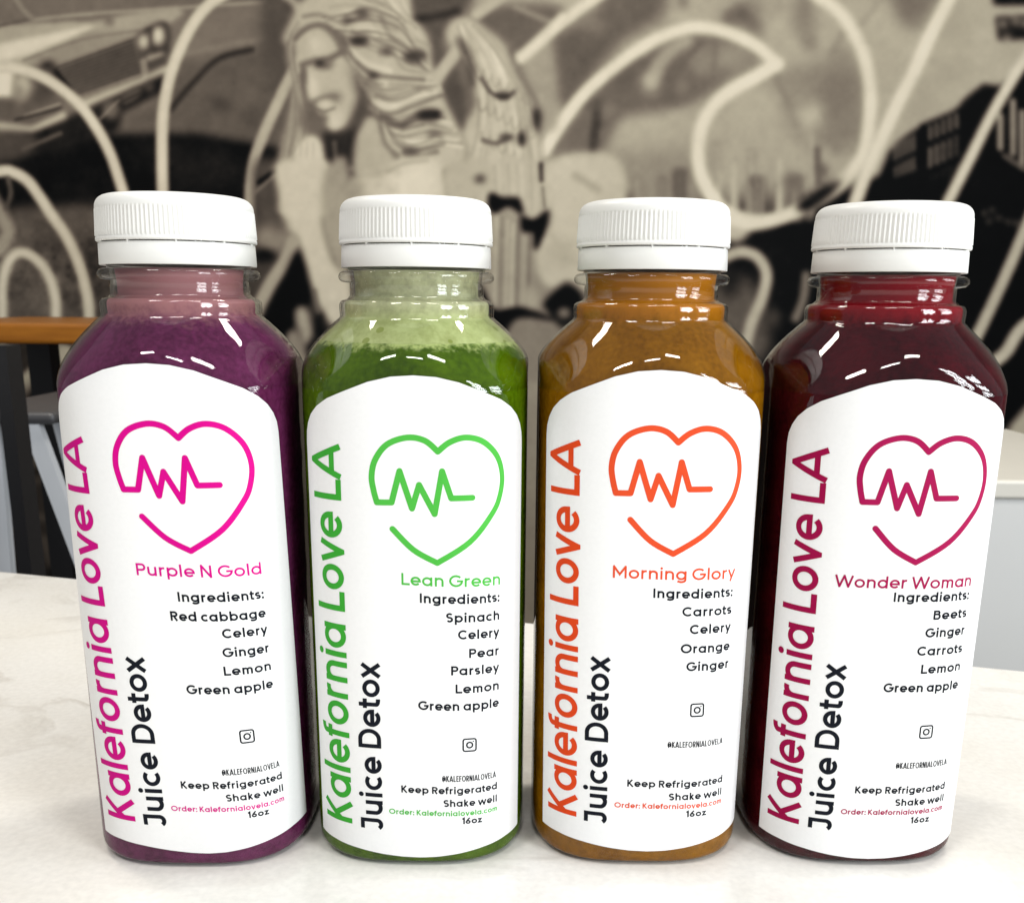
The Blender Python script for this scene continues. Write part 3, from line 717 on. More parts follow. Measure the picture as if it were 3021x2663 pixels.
def glyph(ch, w):
    """list of (points, closed) and the advance width; cap height is 1"""
    h = w / 2
    S = []
    def ln(*p): S.append((list(p), False))
    def ring(cx, cy, rx, ry): S.append((arc(cx, cy, rx, ry, 0, 360)[:-1], True))
    bw = .70                                             # bowl width
    bx, by, brx, bry = bw / 2, XH / 2, bw / 2 - h, XH / 2 - h
    if ch == ' ': return [], .34
    if ch == 'a': ring(bx, by, brx, bry); ln((bw - h, 0), (bw - h, XH)); return S, bw
    if ch == 'b': ring(bx, by, brx, bry); ln((h, 0), (h, AS)); return S, bw
    if ch == 'd': ring(bx, by, brx, bry); ln((bw - h, 0), (bw - h, AS)); return S, bw
    if ch == 'p': ring(bx, by, brx, bry); ln((h, DS), (h, XH)); return S, bw
    if ch == 'o': ring(bx, by, brx, bry); return S, bw
    if ch == 'g':
        ring(bx, by, brx, bry)
        S.append(([(bw - h, XH), (bw - h, -.0)] + arc(bx, 0.0, brx, -DS - h, 0, -150)[1:], False)); return S, bw
    if ch == 'c': S.append((arc(bx, by, brx, bry, 48, 312), False)); return S, .62
    if ch == 'e': S.append(([(w * .8, by - h * .2), (bw - h, by - h * .2)] + arc(bx, by, brx, bry, 0, 318)[1:], False)); return S, .69
    if ch == 'f':
        S.append(([(.15, 0), (.15, AS - .20)] + arc(.15 + .19, AS - .20, .19, .20 - h, 180, 80)[1:], False)); ln((0, XH - h), (.36, XH - h)); return S, .38
    if ch in 'hn':
        ln((h, 0), (h, AS if ch == 'h' else XH)); W = .60
        S.append((arc(W / 2, XH - .30, W / 2 - h, .30 - h, 170, 0) + [(W - h, 0)], False)); return S, W
    if ch == 'm':
        ln((h, 0), (h, XH)); W = .52
        for k_ in range(2):
            o_ = k_ * (W - w)
            S.append((arc(o_ + W / 2, XH - .26, W / 2 - h, .26 - h, 170, 0) + [(o_ + W - h, 0)], False))
        return S, 2 * W - w
    if ch == 'u':
        W = .60; ln((W - h, 0), (W - h, XH))
        S.append(([(h, XH), (h, .30)] + arc(W / 2, .30, W / 2 - h, .30 - h, 180, 350)[1:], False)); return S, W
    if ch == 'r':
        ln((h, 0), (h, XH)); S.append((arc(.30, XH - .30, .30 - h, .30 - h, 172, 75), False)); return S, .40
    if ch == 'i':
        ln((h, 0), (h, XH)); S.append((arc(h, .94, .045, .045, 0, 360)[:-1], 'dot')); return S, w
    if ch == 'l': ln((h, 0), (h, AS)); return S, w
    if ch == 'k': ln((h, 0), (h, AS)); ln((h, .27), (.52 - h, XH)); ln((.20, .40), (.55 - h, 0)); return S, .55
    if ch == 't':
        S.append(([(.15, AS - .10), (.15, .17)] + arc(.15 + .17, .17, .17, .17 - h, 180, 285)[1:], False)); ln((0, XH - h), (.37, XH - h)); return S, .38
    if ch == 's':
        ry = (XH - w) / 4; W = .52
        S.append((arc(W / 2, XH - h - ry, W / 2 - h, ry, 35, 180) + arc(W / 2, XH - h - ry, W / 2 - h, ry, 180, 270)[1:] + arc(W / 2, h + ry, W / 2 - h, ry, 90, 0)[1:] + arc(W / 2, h + ry, W / 2 - h, ry, 0, -145)[1:], False)); return S, W
    if ch == 'v': ln((h * .8, XH), (.32, h * .4), (.64 - h * .8, XH)); return S, .64
    if ch == 'w': ln((h * .8, XH), (.28, h * .4), (.50, XH - h * .6), (.72, h * .4), (1.0 - h * .8, XH)); return S, 1.0
    if ch == 'x': ln((h * .6, 0), (.58 - h * .6, XH)); ln((h * .6, XH), (.58 - h * .6, 0)); return S, .58
    if ch == 'y': ln((h * .8, XH), (.32, h * .3)); ln((.62 - h * .8, XH), (.20, DS)); return S, .62
    if ch == 'z': ln((.02, XH - h), (.50 - h, XH - h), (h, h), (.53, h)); return S, .53
    if ch == 'A':
        ln((h * .5, 0), (.44, 1 - h * .3), (.88 - h * .5, 0)); ln((.17, .27), (.71, .27)); return S, .88
    if ch == 'L': ln((h, 1), (h, h), (.55, h)); return S, .55
    if ch == 'K': ln((h, 0), (h, 1)); ln((h, .36), (.64 - h, 1)); ln((.24, .54), (.70 - h, 0)); return S, .70
    if ch == 'J': S.append(([(.12, 1 - h), (.56 - h, 1 - h), (.56 - h, .28)] + arc(.30, .28, .26 - h, .28 - h, 0, -150)[1:], False)); return S, .56
    if ch == 'D': S.append(([(h, h), (h, 1 - h), (.36, 1 - h)] + arc(.36, .5, .42 - h, .5 - h, 90, -90)[1:] + [(h * 1.001, h)], True)); return S, .78
    if ch == 'P': S.append(([(h, 0), (h, 1 - h), (.36, 1 - h)] + arc(.36, 1 - .31, .27 - h, .31 - h, 90, -90)[1:] + [(h, .38 + h)], False)); return S, .62
    if ch == 'R': S.append(([(h, 0), (h, 1 - h), (.36, 1 - h)] + arc(.36, 1 - .30, .28 - h, .30 - h, 90, -90)[1:] + [(h, .40 + h)], False)); ln((.34, .42), (.64 - h, 0)); return S, .66
    if ch == 'B':
        S.append(([(h, h), (h, 1 - h), (.36, 1 - h)] + arc(.36, 1 - .255, .24 - h, .255 - h, 90, -90)[1:] + [(h, .49 + h)], False))
        S.append(([(.36, .49 + h)] + arc(.36, (.49 + w) / 2, .29 - h, (.49 + w) / 2 - h, 90, -90)[1:] + [(h * .4, h)], False)); return S, .65
    if ch == 'N': ln((h, 0), (h, 1 - h * .2), (.70 - h, h * .2), (.70 - h, 1)); return S, .70
    if ch == 'M': ln((h, 0), (h, 1 - h * .2), (.45, .32), (.90 - h, 1 - h * .2), (.90 - h, 0)); return S, .90
    if ch == 'W': ln((h * .8, 1), (.32, h * .4), (.60, 1 - h * .5), (.88, h * .4), (1.20 - h * .8, 1)); return S, 1.20
    if ch == 'V': ln((h * .8, 1), (.42, h * .4), (.84 - h * .8, 1)); return S, .84
    if ch == 'I': ln((h, 0), (h, 1)); return S, w
    if ch == 'E': ln((.55, 1 - h), (h, 1 - h), (h, h), (.55, h)); ln((h, .51), (.50, .51)); return S, .55
    if ch == 'F': ln((.55, 1 - h), (h, 1 - h), (h, 0)); ln((h, .50), (.48, .50)); return S, .55
    if ch == 'C': S.append((arc(.46, .5, .46 - h, .5 - h, 45, 315), False)); return S, .82
    if ch == 'G': S.append((arc(.47, .5, .47 - h, .5 - h, 45, 345) + [(.94 - h, .49), (.52, .49)], False)); return S, .92
    if ch == 'O': ring(.48, .5, .48 - h, .5 - h); return S, .96
    if ch == 'S':
        ry = (1 - w) / 4; W = .60
        S.append((arc(W / 2, 1 - h - ry, W / 2 - h, ry, 32, 270) + arc(W / 2, h + ry, W / 2 - h, ry, 90, -148)[1:], False)); return S, W
    if ch == '1': ln((0, .80), (.19, 1 - h * .4), (.19, 0)); return S, .26
    if ch == '6': ring(.31, .31, .31 - h, .31 - h); S.append(([(.50, .97), (.30, .72)] + arc(.31, .31, .31 - h, .33 - h, 130, 170)[1:], False)); return S, .62
    if ch == ':': 
        for y in (.09, .58): S.append((arc(h, y, .05, .05, 0, 360)[:-1], 'dot'))
        return S, w
    if ch == '.': S.append((arc(h, h, .05, .05, 0, 360)[:-1], 'dot')); return S, w
    if ch == '@':
        S.append((arc(.45, .46, .45 - h, .52 - h, -50, 270), False)); ring(.43, .45, .17, .2); ln((.62, .66), (.62, .30), (.86, .32)); return S, .90
    raise ValueError(ch)

class Ink:
    """ribbon mesh in label coordinates (u, v in mm) with a small lift for each stroke"""
    def __init__(s): s.polys = []; s.n = 0
    def ribbon(s, pts, w, closed=False, lift=None):
        """stroke of width w; sharp corners are cut and closed with a mitred wedge"""
        p = [np.array(q, float) for q in pts]
        q = [p[0]]
        for a in p[1:]:
            if np.hypot(*(a - q[-1])) > w * .02: q.append(a)
        p = q
        m = len(p)
        if m < 2: return
        def d(a, b): v = b - a; return v / (np.hypot(*v) + 1e-12)
        cut = []
        for i in (range(m) if closed else range(1, m - 1)):
            e1, e2 = d(p[i - 1], p[i]), d(p[i], p[(i + 1) % m])
            if e1 @ e2 < .80: cut.append((i, e1, e2))
        for i, e1, e2 in cut:
            sg = -1 if e1[0] * e2[1] - e1[1] * e2[0] > 0 else 1
            n1, n2 = np.array([-e1[1], e1[0]]) * sg, np.array([-e2[1], e2[0]]) * sg
            mi = n1 + n2; L = np.hypot(*mi)
            wedge = [p[i], p[i] + n1 * w / 2]
            if L > .9: wedge.append(p[i] + mi / L * (w / 2) / (L / 2))
            else:
                k_ = .55; wedge += [p[i] + n1 * w / 2 + e1 * w / 2 * k_, p[i] + n2 * w / 2 - e2 * w / 2 * k_]
            wedge.append(p[i] + n2 * w / 2)
            s.fill(wedge)
        ids = [c_[0] for c_ in cut]
        if closed:
            if not ids: s._strip(p, w, True, lift); return
            for a, b in zip(ids, ids[1:] + [ids[0] + m]): s._strip([p[k_ % m] for k_ in range(a, b + 1)], w, False, lift)
        else:
            ids = [0] + ids + [m - 1]
            for a, b in zip(ids[:-1], ids[1:]): s._strip(p[a:b + 1], w, False, lift)
    def _strip(s, pts, w, closed=False, lift=None):
        p = np.array(pts, float)
        q = []
        m = len(p)
        for i in range(m if closed else m - 1):
            a, b = p[i], p[(i + 1) % m]
            k_ = max(1, int(np.hypot(*(b - a)) / 1.0))
            for t in range(k_): q.append(a + (b - a) * t / k_)
        if not closed: q.append(p[-1])
        p = np.array(q); m = len(p)
        if m < 2: return
        nx = np.roll(p, -1, 0) - p; pv = p - np.roll(p, 1, 0)
        if not closed: nx[-1] = pv[-1]; pv[0] = nx[0]
        nx /= np.linalg.norm(nx, axis=1)[:, None] + 1e-12; pv /= np.linalg.norm(pv, axis=1)[:, None] + 1e-12
        n1 = np.stack([-pv[:, 1], pv[:, 0]], 1); n2 = np.stack([-nx[:, 1], nx[:, 0]], 1)
        mi = n1 + n2; mi /= np.linalg.norm(mi, axis=1)[:, None] + 1e-12
        c = np.clip((mi * n1).sum(1), .5, 1)
        off = mi * (w / 2 / c)[:, None]
        L, Rr = p + off, p - off
        z = s.n % 6 if lift is None else lift
        s.n += 1
        for i in range(m if closed else m - 1):
            j = (i + 1) % m
            s.polys.append(([L[i], Rr[i], Rr[j], L[j]], z))
    def fill(s, pts, lift=None):
        z = s.n % 6 if lift is None else lift; s.n += 1
        s.polys.append((list(pts), z))
    def text(s, txt, u0, u1, v0, cap, wt=.15, rot=False, track=.0, align=None):
        """baseline from (u0, v0); stretched to end at u1. rot: reads upwards, u0..u1 then run along v and v0 is the baseline's u"""
        LS = dict(zip('bhiklmnpruIKLDPNRMBEF1', [.065] * 22)); LS.update(dict(zip('fvtwxyAVW', [.015] * 9)))
        RS = dict(zip('adghilmnuINMJ1', [.065] * 14)); RS.update(dict(zip('cfkrtvwxyAKLPRFVWCE', [.015] * 19)))
        gl, x = [], 0
        for i, ch in enumerate(txt):
            g, adv = glyph(ch, wt)
            if ch == ' ': x += .24; continue
            if i: x += LS.get(ch, .03) + track
            gl.append((g, x)); x += adv + RS.get(ch, .03)
        total = x - RS.get(txt[-1], .03)
        sxx = (u1 - u0) / total
        for g, x0 in gl:
            for pts, cl in g:
                P = [(u0 + (x0 + a) * sxx, b * cap) for a, b in pts]
                if rot: P = [(v0 - b, a) for a, b in P]
                else: P = [(a, v0 + b) for a, b in P]
                if cl == 'dot':
                    c = np.mean(P, 0); rad = wt * .62 * cap
                    s.fill([(c[0] + rad * math.cos(t), c[1] + rad * math.sin(t)) for t in np.linspace(0, 2 * np.pi, 14, endpoint=False)])
                else:
                    s.ribbon(P, wt * cap, bool(cl))

# ------------------------------------------------------------------ the bottle
HALF, NSQ = .0323, 3.0
def rho(th):
    return HALF / ((np.abs(np.sin(th)) ** NSQ + np.abs(np.cos(th)) ** NSQ) ** (1 / NSQ))
ZT_SH, R_LEDGE, R_NECK, Z_CAP = .1587, .0222, .0191, .17225
def z_break(th): return .1474 - .0080 * np.sin(2 * th) ** 2
CZ = 18.45 / 17.8                                       # cap heights below were measured on another scale
def cz(z): return Z_CAP + (z - .1682) * CZ

def r_body(th, z):
    """radius of the prism and its shoulder at height z (arrays over th)"""
    zb = z_break(th)
    t = np.clip((z - zb) / (ZT_SH - zb), 0, 1)
    return rho(th) + (R_LEDGE - rho(th)) * t ** 1.42
HEEL = .0042
def rings(inset=0.0, top=.1840, bottom=0.0, neck=0.0, zlow=None, zhigh=None):
    """list of (r(th), z) rings from the base up; inset draws the whole skin inwards"""
    out = []
    one = np.ones(NTH)
    if zlow is None:
        out += [(one * .002, bottom + .0022), (rho(THS) * .55, bottom + .0020), (rho(THS) - HEEL - .002, bottom + .0004)]
        for a in np.linspace(0, 90, 7): out.append((rho(THS) - HEEL + HEEL * math.sin(R(a)) - inset * .08, bottom + HEEL - HEEL * math.cos(R(a))))
        zs = list(np.linspace(bottom + HEEL, .136, 16)[1:]) + list(np.linspace(.136, ZT_SH, 46)[1:])
    else:
        zs = list(np.linspace(zlow, ZT_SH, 16))
    for z in zs: out.append((r_body(THS, z) - inset * (.08 + .92 * min(1, max(0, (z - .138) / .018))), z))
    circ = lambda r, z: out.append((one * r - inset - neck, z))
    circ(R_LEDGE - .0001, ZT_SH + .0007); circ(R_LEDGE, ZT_SH + .002)
    for a in np.linspace(0, 90, 6): circ(R_LEDGE - .0016 + .0016 * math.cos(R(a)), .1620 + .0016 * math.sin(R(a)))
    circ(R_NECK + .0006, .1640); circ(R_NECK, .1647); circ(R_NECK, .1682)
    if inset == 0:
        for a in np.linspace(-80, 80, 11): circ(.0207 + .0015 * math.cos(R(a)), .1699 + .0015 * math.sin(R(a)))
    circ(R_NECK + .0004, .1715); circ(R_NECK + .0004, top)
    if zhigh is not None: out = [o_ for o_ in out if o_[1] <= zhigh + 1e-9]
    return out

NTH = 144
THS = np.linspace(-np.pi, np.pi, NTH, endpoint=False)      # angle from -y (front) towards +x
def lathe(prof):
    vs, fs_ = [], []
    for r, z in prof:
        for t, q in zip(THS, r): vs.append((q * math.sin(t), -q * math.cos(t), z))
    for k_ in range(len(prof) - 1):
        for i in range(NTH):
            j = (i + 1) % NTH
            fs_.append((k_ * NTH + i, k_ * NTH + j, (k_ + 1) * NTH + j, (k_ + 1) * NTH + i))
    return vs, fs_, len(prof)
def cap_ends(vs, fs_, n, low=True, high=True):
    if low: fs_.append(tuple(reversed(range(NTH))))
    if high: fs_.append(tuple(range((n - 1) * NTH, n * NTH)))

# arc length along the front of the body section
_t = np.linspace(-np.pi * .9, np.pi * .9, 8001)
_rr = rho(_t); _X, _Y = _rr * np.sin(_t), -_rr * np.cos(_t)
_s = np.concatenate([[0], np.cumsum(np.hypot(np.diff(_X), np.diff(_Y)))]); _s -= _s[len(_s) // 2]
_tx, _ty = np.gradient(_X), np.gradient(_Y); _l = np.hypot(_tx, _ty); _NX, _NY = _ty / _l, -_tx / _l
def surf(u, v, off):
    """u, v in mm on the body's front; off in metres along the outward normal"""
    u, v = u / 1000, v / 1000
    th = np.interp(u, _s, _t); nx, ny = np.interp(u, _s, _NX), np.interp(u, _s, _NY)
    r = float(r_body(th, v))
    return (r * math.sin(th) + nx * off, -r * math.cos(th) + ny * off, v)

def plastic():
    m = bpy.data.materials.new('clear_plastic'); m.use_nodes = True
    nt = m.node_tree; nt.nodes.clear()
    out = nt.nodes.new('ShaderNodeOutputMaterial'); tr = nt.nodes.new('ShaderNodeBsdfTransparent'); gl = nt.nodes.new('ShaderNodeBsdfGlossy')
    tr.inputs[0].default_value = (.98, .985, .98, 1); gl.inputs['Roughness'].default_value = .025
    lw = nt.nodes.new('ShaderNodeLayerWeight'); lw.inputs['Blend'].default_value = .5
    p5 = nt.nodes.new('ShaderNodeMath'); p5.operation = 'POWER'; p5.inputs[1].default_value = 5
    fr = nt.nodes.new('ShaderNodeMath'); fr.operation = 'MULTIPLY_ADD'; fr.inputs[1].default_value = .8; fr.inputs[2].default_value = .042
    nt.links.new(lw.outputs['Facing'], p5.inputs[0]); nt.links.new(p5.outputs[0], fr.inputs[0])
    tc = nt.nodes.new('ShaderNodeTexCoord'); n = nt.nodes.new('ShaderNodeTexNoise'); n.inputs['Scale'].default_value = 55; n.inputs['Detail'].default_value = 2
    bp = nt.nodes.new('ShaderNodeBump'); bp.inputs['Strength'].default_value = .16; bp.inputs['Distance'].default_value = .0012
    oi = nt.nodes.new('ShaderNodeObjectInfo'); va = nt.nodes.new('ShaderNodeVectorMath'); va.operation = 'ADD'
    nt.links.new(tc.outputs['Object'], va.inputs[0]); nt.links.new(oi.outputs['Random'], va.inputs[1]); nt.links.new(va.outputs[0], n.inputs['Vector']); nt.links.new(n.outputs['Fac'], bp.inputs['Height'])
    nt.links.new(bp.outputs['Normal'], gl.inputs['Normal']); nt.links.new(bp.outputs['Normal'], lw.inputs['Normal'])
    mx = nt.nodes.new('ShaderNodeMixShader')
    nt.links.new(fr.outputs[0], mx.inputs[0]); nt.links.new(tr.outputs[0], mx.inputs[1]); nt.links.new(gl.outputs[0], mx.inputs[2])
    nt.links.new(mx.outputs[0], out.inputs[0])
    return m
PLASTIC = plastic()
def cap_mat():
    return simple('white_cap_plastic', (.80, .80, .775, 1), .38, .45, bump=.05, scale=600)
CAPM = cap_mat()
def paper():
    m, nt, b = new_mat('white_label_paper')
    tc = nt.nodes.new('ShaderNodeTexCoord')
    n = nt.nodes.new('ShaderNodeTexNoise'); n.inputs['Scale'].default_value = 900; n.inputs['Detail'].default_value = 3
    n2 = nt.nodes.new('ShaderNodeTexNoise'); n2.inputs['Scale'].default_value = 40; n2.inputs['Detail'].default_value = 3
    for q_ in (n, n2): nt.links.new(tc.outputs['Object'], q_.inputs['Vector'])
    rp = nt.nodes.new('ShaderNodeValToRGB'); rp.color_ramp.elements[0].color = (.80, .805, .81, 1); rp.color_ramp.elements[1].color = (.855, .86, .865, 1)
    nt.links.new(n.outputs['Fac'], rp.inputs['Fac']); nt.links.new(rp.outputs['Color'], b.inputs['Base Color'])
    bp = nt.nodes.new('ShaderNodeBump'); bp.inputs['Strength'].default_value = .10; bp.inputs['Distance'].default_value = .0008
    nt.links.new(n2.outputs['Fac'], bp.inputs['Height']); nt.links.new(bp.outputs['Normal'], b.inputs['Normal'])
    b.inputs['Roughness'].default_value = .42; b.inputs['Specular IOR Level'].default_value = .4
    return m
PAPER = paper()
BLACK = simple('black_ink', (.006, .008, .014, 1), .6, .10, noise=.1, scale=400)

def juice_mat(name, dark, light, edge_top=None):
    """cloudy juice: fine pulp speckle over slow streaks; edge_top = (z0, z1, colour): froth line near the neck"""
    m, nt, b = new_mat(name)
    tc = nt.nodes.new('ShaderNodeTexCoord')
    n = nt.nodes.new('ShaderNodeTexNoise'); n.inputs['Scale'].default_value = 70; n.inputs['Detail'].default_value = 6; n.inputs['Roughness'].default_value = .6
    n2 = nt.nodes.new('ShaderNodeTexNoise'); n2.inputs['Scale'].default_value = 700; n2.inputs['Detail'].default_value = 3
    n3 = nt.nodes.new('ShaderNodeTexNoise'); n3.inputs['Scale'].default_value = 380; n3.inputs['Detail'].default_value = 4; n3.inputs['Roughness'].default_value = .7
    for q_ in (n, n2, n3): nt.links.new(tc.outputs['Object'], q_.inputs['Vector'])
    ad = nt.nodes.new('ShaderNodeMath'); ad.operation = 'MULTIPLY_ADD'; ad.inputs[1].default_value = .55
    nt.links.new(n2.outputs['Fac'], ad.inputs[0]); nt.links.new(n.outputs['Fac'], ad.inputs[2])
    rp = nt.nodes.new('ShaderNodeValToRGB')
    rp.color_ramp.elements[0].position = .58; rp.color_ramp.elements[0].color = dark
    rp.color_ramp.elements[1].position = .98; rp.color_ramp.elements[1].color = light
    nt.links.new(ad.outputs[0], rp.inputs['Fac'])
    last = rp.outputs['Color']
    if edge_top:
        z0, z1, colr = edge_top
        sep = nt.nodes.new('ShaderNodeSeparateXYZ'); nt.links.new(tc.outputs['Object'], sep.inputs[0])
        jt = nt.nodes.new('ShaderNodeMath'); jt.operation = 'MULTIPLY_ADD'; jt.inputs[1].default_value = .008
        nt.links.new(n3.outputs['Fac'], jt.inputs[0]); nt.links.new(sep.outputs['Z'], jt.inputs[2])
        mr = nt.nodes.new('ShaderNodeMapRange'); mr.interpolation_type = 'SMOOTHSTEP'; mr.inputs['From Min'].default_value = z0 + .004; mr.inputs['From Max'].default_value = z1 + .004
        nt.links.new(jt.outputs[0], mr.inputs['Value'])
        mx = nt.nodes.new('ShaderNodeMix'); mx.data_type = 'RGBA'; mx.inputs['B'].default_value = colr
        nt.links.new(mr.outputs['Result'], mx.inputs['Factor']); nt.links.new(last, mx.inputs['A']); last = mx.outputs['Result']
    nt.links.new(last, b.inputs['Base Color'])
    b.inputs['Roughness'].default_value = .6; b.inputs['Specular IOR Level'].default_value = 0
    b.inputs['Subsurface Weight'].default_value = .12; b.inputs['Subsurface Scale'].default_value = .004
    b.inputs['Subsurface Radius'].default_value = (1, .5, .3)
    return m

def foam_mat(name, pale, deep, holes):
    m = bpy.data.materials.new(name); m.use_nodes = True
    nt = m.node_tree; b = nt.nodes['Principled BSDF']; out = nt.nodes['Material Output']
    tc = nt.nodes.new('ShaderNodeTexCoord')
    n = nt.nodes.new('ShaderNodeTexNoise'); n.inputs['Scale'].default_value = 220; n.inputs['Detail'].default_value = 6; n.inputs['Roughness'].default_value = .7
    vo = nt.nodes.new('ShaderNodeTexVoronoi'); vo.inputs['Scale'].default_value = 330
    for q_ in (n, vo): nt.links.new(tc.outputs['Object'], q_.inputs['Vector'])
    rp = nt.nodes.new('ShaderNodeValToRGB'); rp.color_ramp.elements[0].position = .38; rp.color_ramp.elements[0].color = deep
    rp.color_ramp.elements[1].position = .62; rp.color_ramp.elements[1].color = pale
    nt.links.new(n.outputs['Fac'], rp.inputs['Fac'])
    vb = nt.nodes.new('ShaderNodeTexVoronoi'); vb.inputs['Scale'].default_value = 260; nt.links.new(tc.outputs['Object'], vb.inputs['Vector'])
    lt = nt.nodes.new('ShaderNodeMath'); lt.operation = 'LESS_THAN'; lt.inputs[1].default_value = .30; nt.links.new(vb.outputs['Distance'], lt.inputs[0])
    sc_ = nt.nodes.new('ShaderNodeSeparateColor'); nt.links.new(vb.outputs['Color'], sc_.inputs[0])
    gt = nt.nodes.new('ShaderNodeMath'); gt.operation = 'GREATER_THAN'; gt.inputs[1].default_value = .72; nt.links.new(sc_.outputs[0], gt.inputs[0])
    bm = nt.nodes.new('ShaderNodeMath'); bm.operation = 'MULTIPLY'; nt.links.new(lt.outputs[0], bm.inputs[0]); nt.links.new(gt.outputs[0], bm.inputs[1])
    bz = nt.nodes.new('ShaderNodeMath'); bz.operation = 'MULTIPLY'; bz.inputs[1].default_value = .75; nt.links.new(bm.outputs[0], bz.inputs[0])
    mb_ = nt.nodes.new('ShaderNodeMix'); mb_.data_type = 'RGBA'; mb_.inputs['B'].default_value = lin(118, 132, 40)
    nt.links.new(bz.outputs[0], mb_.inputs['Factor']); nt.links.new(rp.outputs['Color'], mb_.inputs['A']); nt.links.new(mb_.outputs['Result'], b.inputs['Base Color'])
    b.inputs['Roughness'].default_value = .6; b.inputs['Specular IOR Level'].default_value = .2
    sep = nt.nodes.new('ShaderNodeSeparateXYZ'); nt.links.new(tc.outputs['Object'], sep.inputs[0])
    mr = nt.nodes.new('ShaderNodeMapRange'); mr.inputs['From Min'].default_value = holes[0]; mr.inputs['From Max'].default_value = holes[1]
    mr.inputs['To Min'].default_value = 1.15; mr.inputs['To Max'].default_value = holes[2]
    nt.links.new(sep.outputs['Z'], mr.inputs['Value'])
    # film above the froth: colour brightened to make up for the cap's shadow
    fz = nt.nodes.new('ShaderNodeMapRange'); fz.inputs['From Min'].default_value = holes[0]; fz.inputs['From Max'].default_value = holes[1] - .001
    nt.links.new(sep.outputs['Z'], fz.inputs['Value'])
    mf = nt.nodes.new('ShaderNodeMix'); mf.data_type = 'RGBA'; mf.inputs['B'].default_value = lin(206, 208, 164)
    nt.links.new(fz.outputs['Result'], mf.inputs['Factor']); nt.links.new(mb_.outputs['Result'], mf.inputs['A']); nt.links.new(mf.outputs['Result'], b.inputs['Base Color'])
    nm = nt.nodes.new('ShaderNodeMapRange'); nm.inputs['From Min'].default_value = .3; nm.inputs['From Max'].default_value = .7; nm.inputs['To Min'].default_value = -.22; nm.inputs['To Max'].default_value = .22
    nt.links.new(n.outputs['Fac'], nm.inputs['Value'])
    ad = nt.nodes.new('ShaderNodeMath'); ad.operation = 'ADD'; ad.use_clamp = True
    nt.links.new(mr.outputs['Result'], ad.inputs[0]); nt.links.new(nm.outputs['Result'], ad.inputs[1])
    tr = nt.nodes.new('ShaderNodeBsdfTransparent'); tr.inputs[0].default_value = (.93, .95, .85, 1); mx = nt.nodes.new('ShaderNodeMixShader')
    nt.links.new(ad.outputs[0], mx.inputs[0]); nt.links.new(tr.outputs[0], mx.inputs[1]); nt.links.new(b.outputs[0], mx.inputs[2])
    nt.links.new(mx.outputs[0], out.inputs[0])
    return m

# meshes shared by all bottles
shell_v, shell_f, shell_n = lathe(rings()); cap_ends(shell_v, shell_f, shell_n, True, False)
iv, if_, in_ = lathe(rings(.0005, zlow=.1400, top=.1838))            # inner skin of the wall
shell_f += [tuple(reversed([len(shell_v) + i for i in f])) for f in if_]; shell_v += iv
def juice_mesh(zc, wall=.0013, neck=.0005):
    v, f, n = lathe(rings(wall, bottom=.0003, neck=neck, zhigh=zc)); cap_ends(v, f, n); return v, f

def cap_mesh():
    vs, fs_ = [], []
    NR = 112 * 4
    prof = [(.0188, .1742), (.0209, .1742), (.02115, .1744), (.02115, .1751), (.0209, .1753), ('r', .1756), ('r', .1768), ('r', .179), ('r', .181), ('r', .1822), (.0207, .1826)]
    for a in np.linspace(0, 90, 8): prof.append((.0207 - .0034 + .0034 * math.cos(R(a)), .1829 + .0031 * math.sin(R(a))))
    prof += [(.0150, .1861), (.0145, .1858), (.004, .1858)]
    for r, z in prof:
        for i in range(NR):
            t = 2 * math.pi * i / NR
            if r == 'r': rr = (.02085, .02120, .02120, .02085)[i % 4] - .0004 * (z - .1756) / .007
            else: rr = r
            vs.append((rr * CZ * .99 * math.sin(t), -rr * CZ * .99 * math.cos(t), cz(z)))
    for k_ in range(len(prof) - 1):
        for i in range(NR):
            j = (i + 1) % NR
            fs_.append((k_ * NR + i, k_ * NR + j, (k_ + 1) * NR + j, (k_ + 1) * NR + i))
    fs_.append(tuple(range((len(prof) - 1) * NR, len(prof) * NR)))
    return vs, fs_
capv, capf = cap_mesh()
def band_mesh():
    prof = [(.0192, .1684), (.0206, .1682), (.02078, .1684), (.0206, .17365), (.0205, .17388), (.0194, .17392), (.0192, .1684)]
    NR = 96; vs, fs_ = [], []
    for r, z in prof:
        for i in range(NR):
            t = 2 * math.pi * i / NR; vs.append((r * CZ * .99 * math.sin(t), -r * CZ * .99 * math.cos(t), cz(z)))
    for k_ in range(len(prof) - 1):
        for i in range(NR):
            j = (i + 1) % NR; fs_.append((k_ * NR + i, k_ * NR + j, (k_ + 1) * NR + j, (k_ + 1) * NR + i))
    # small bridges that hold the band to the cap
    for q_ in range(10):
        t = 2 * math.pi * (q_ + .3) / 10; d = .012; b0 = len(vs)
        for z in (.1735, .1743):
            for rr in (.0196, .0206):
                for s_ in (-d, d): vs.append((rr * CZ * .99 * math.sin(t + s_), -rr * CZ * .99 * math.cos(t + s_), cz(z)))
        fs_ += [tuple(b0 + i for i in f_) for f_ in ((2, 3, 7, 6), (0, 2, 6, 4), (1, 5, 7, 3), (0, 4, 5, 1))]
    return vs, fs_
bandv, bandf = band_mesh()
inner_v, inner_f = [], []

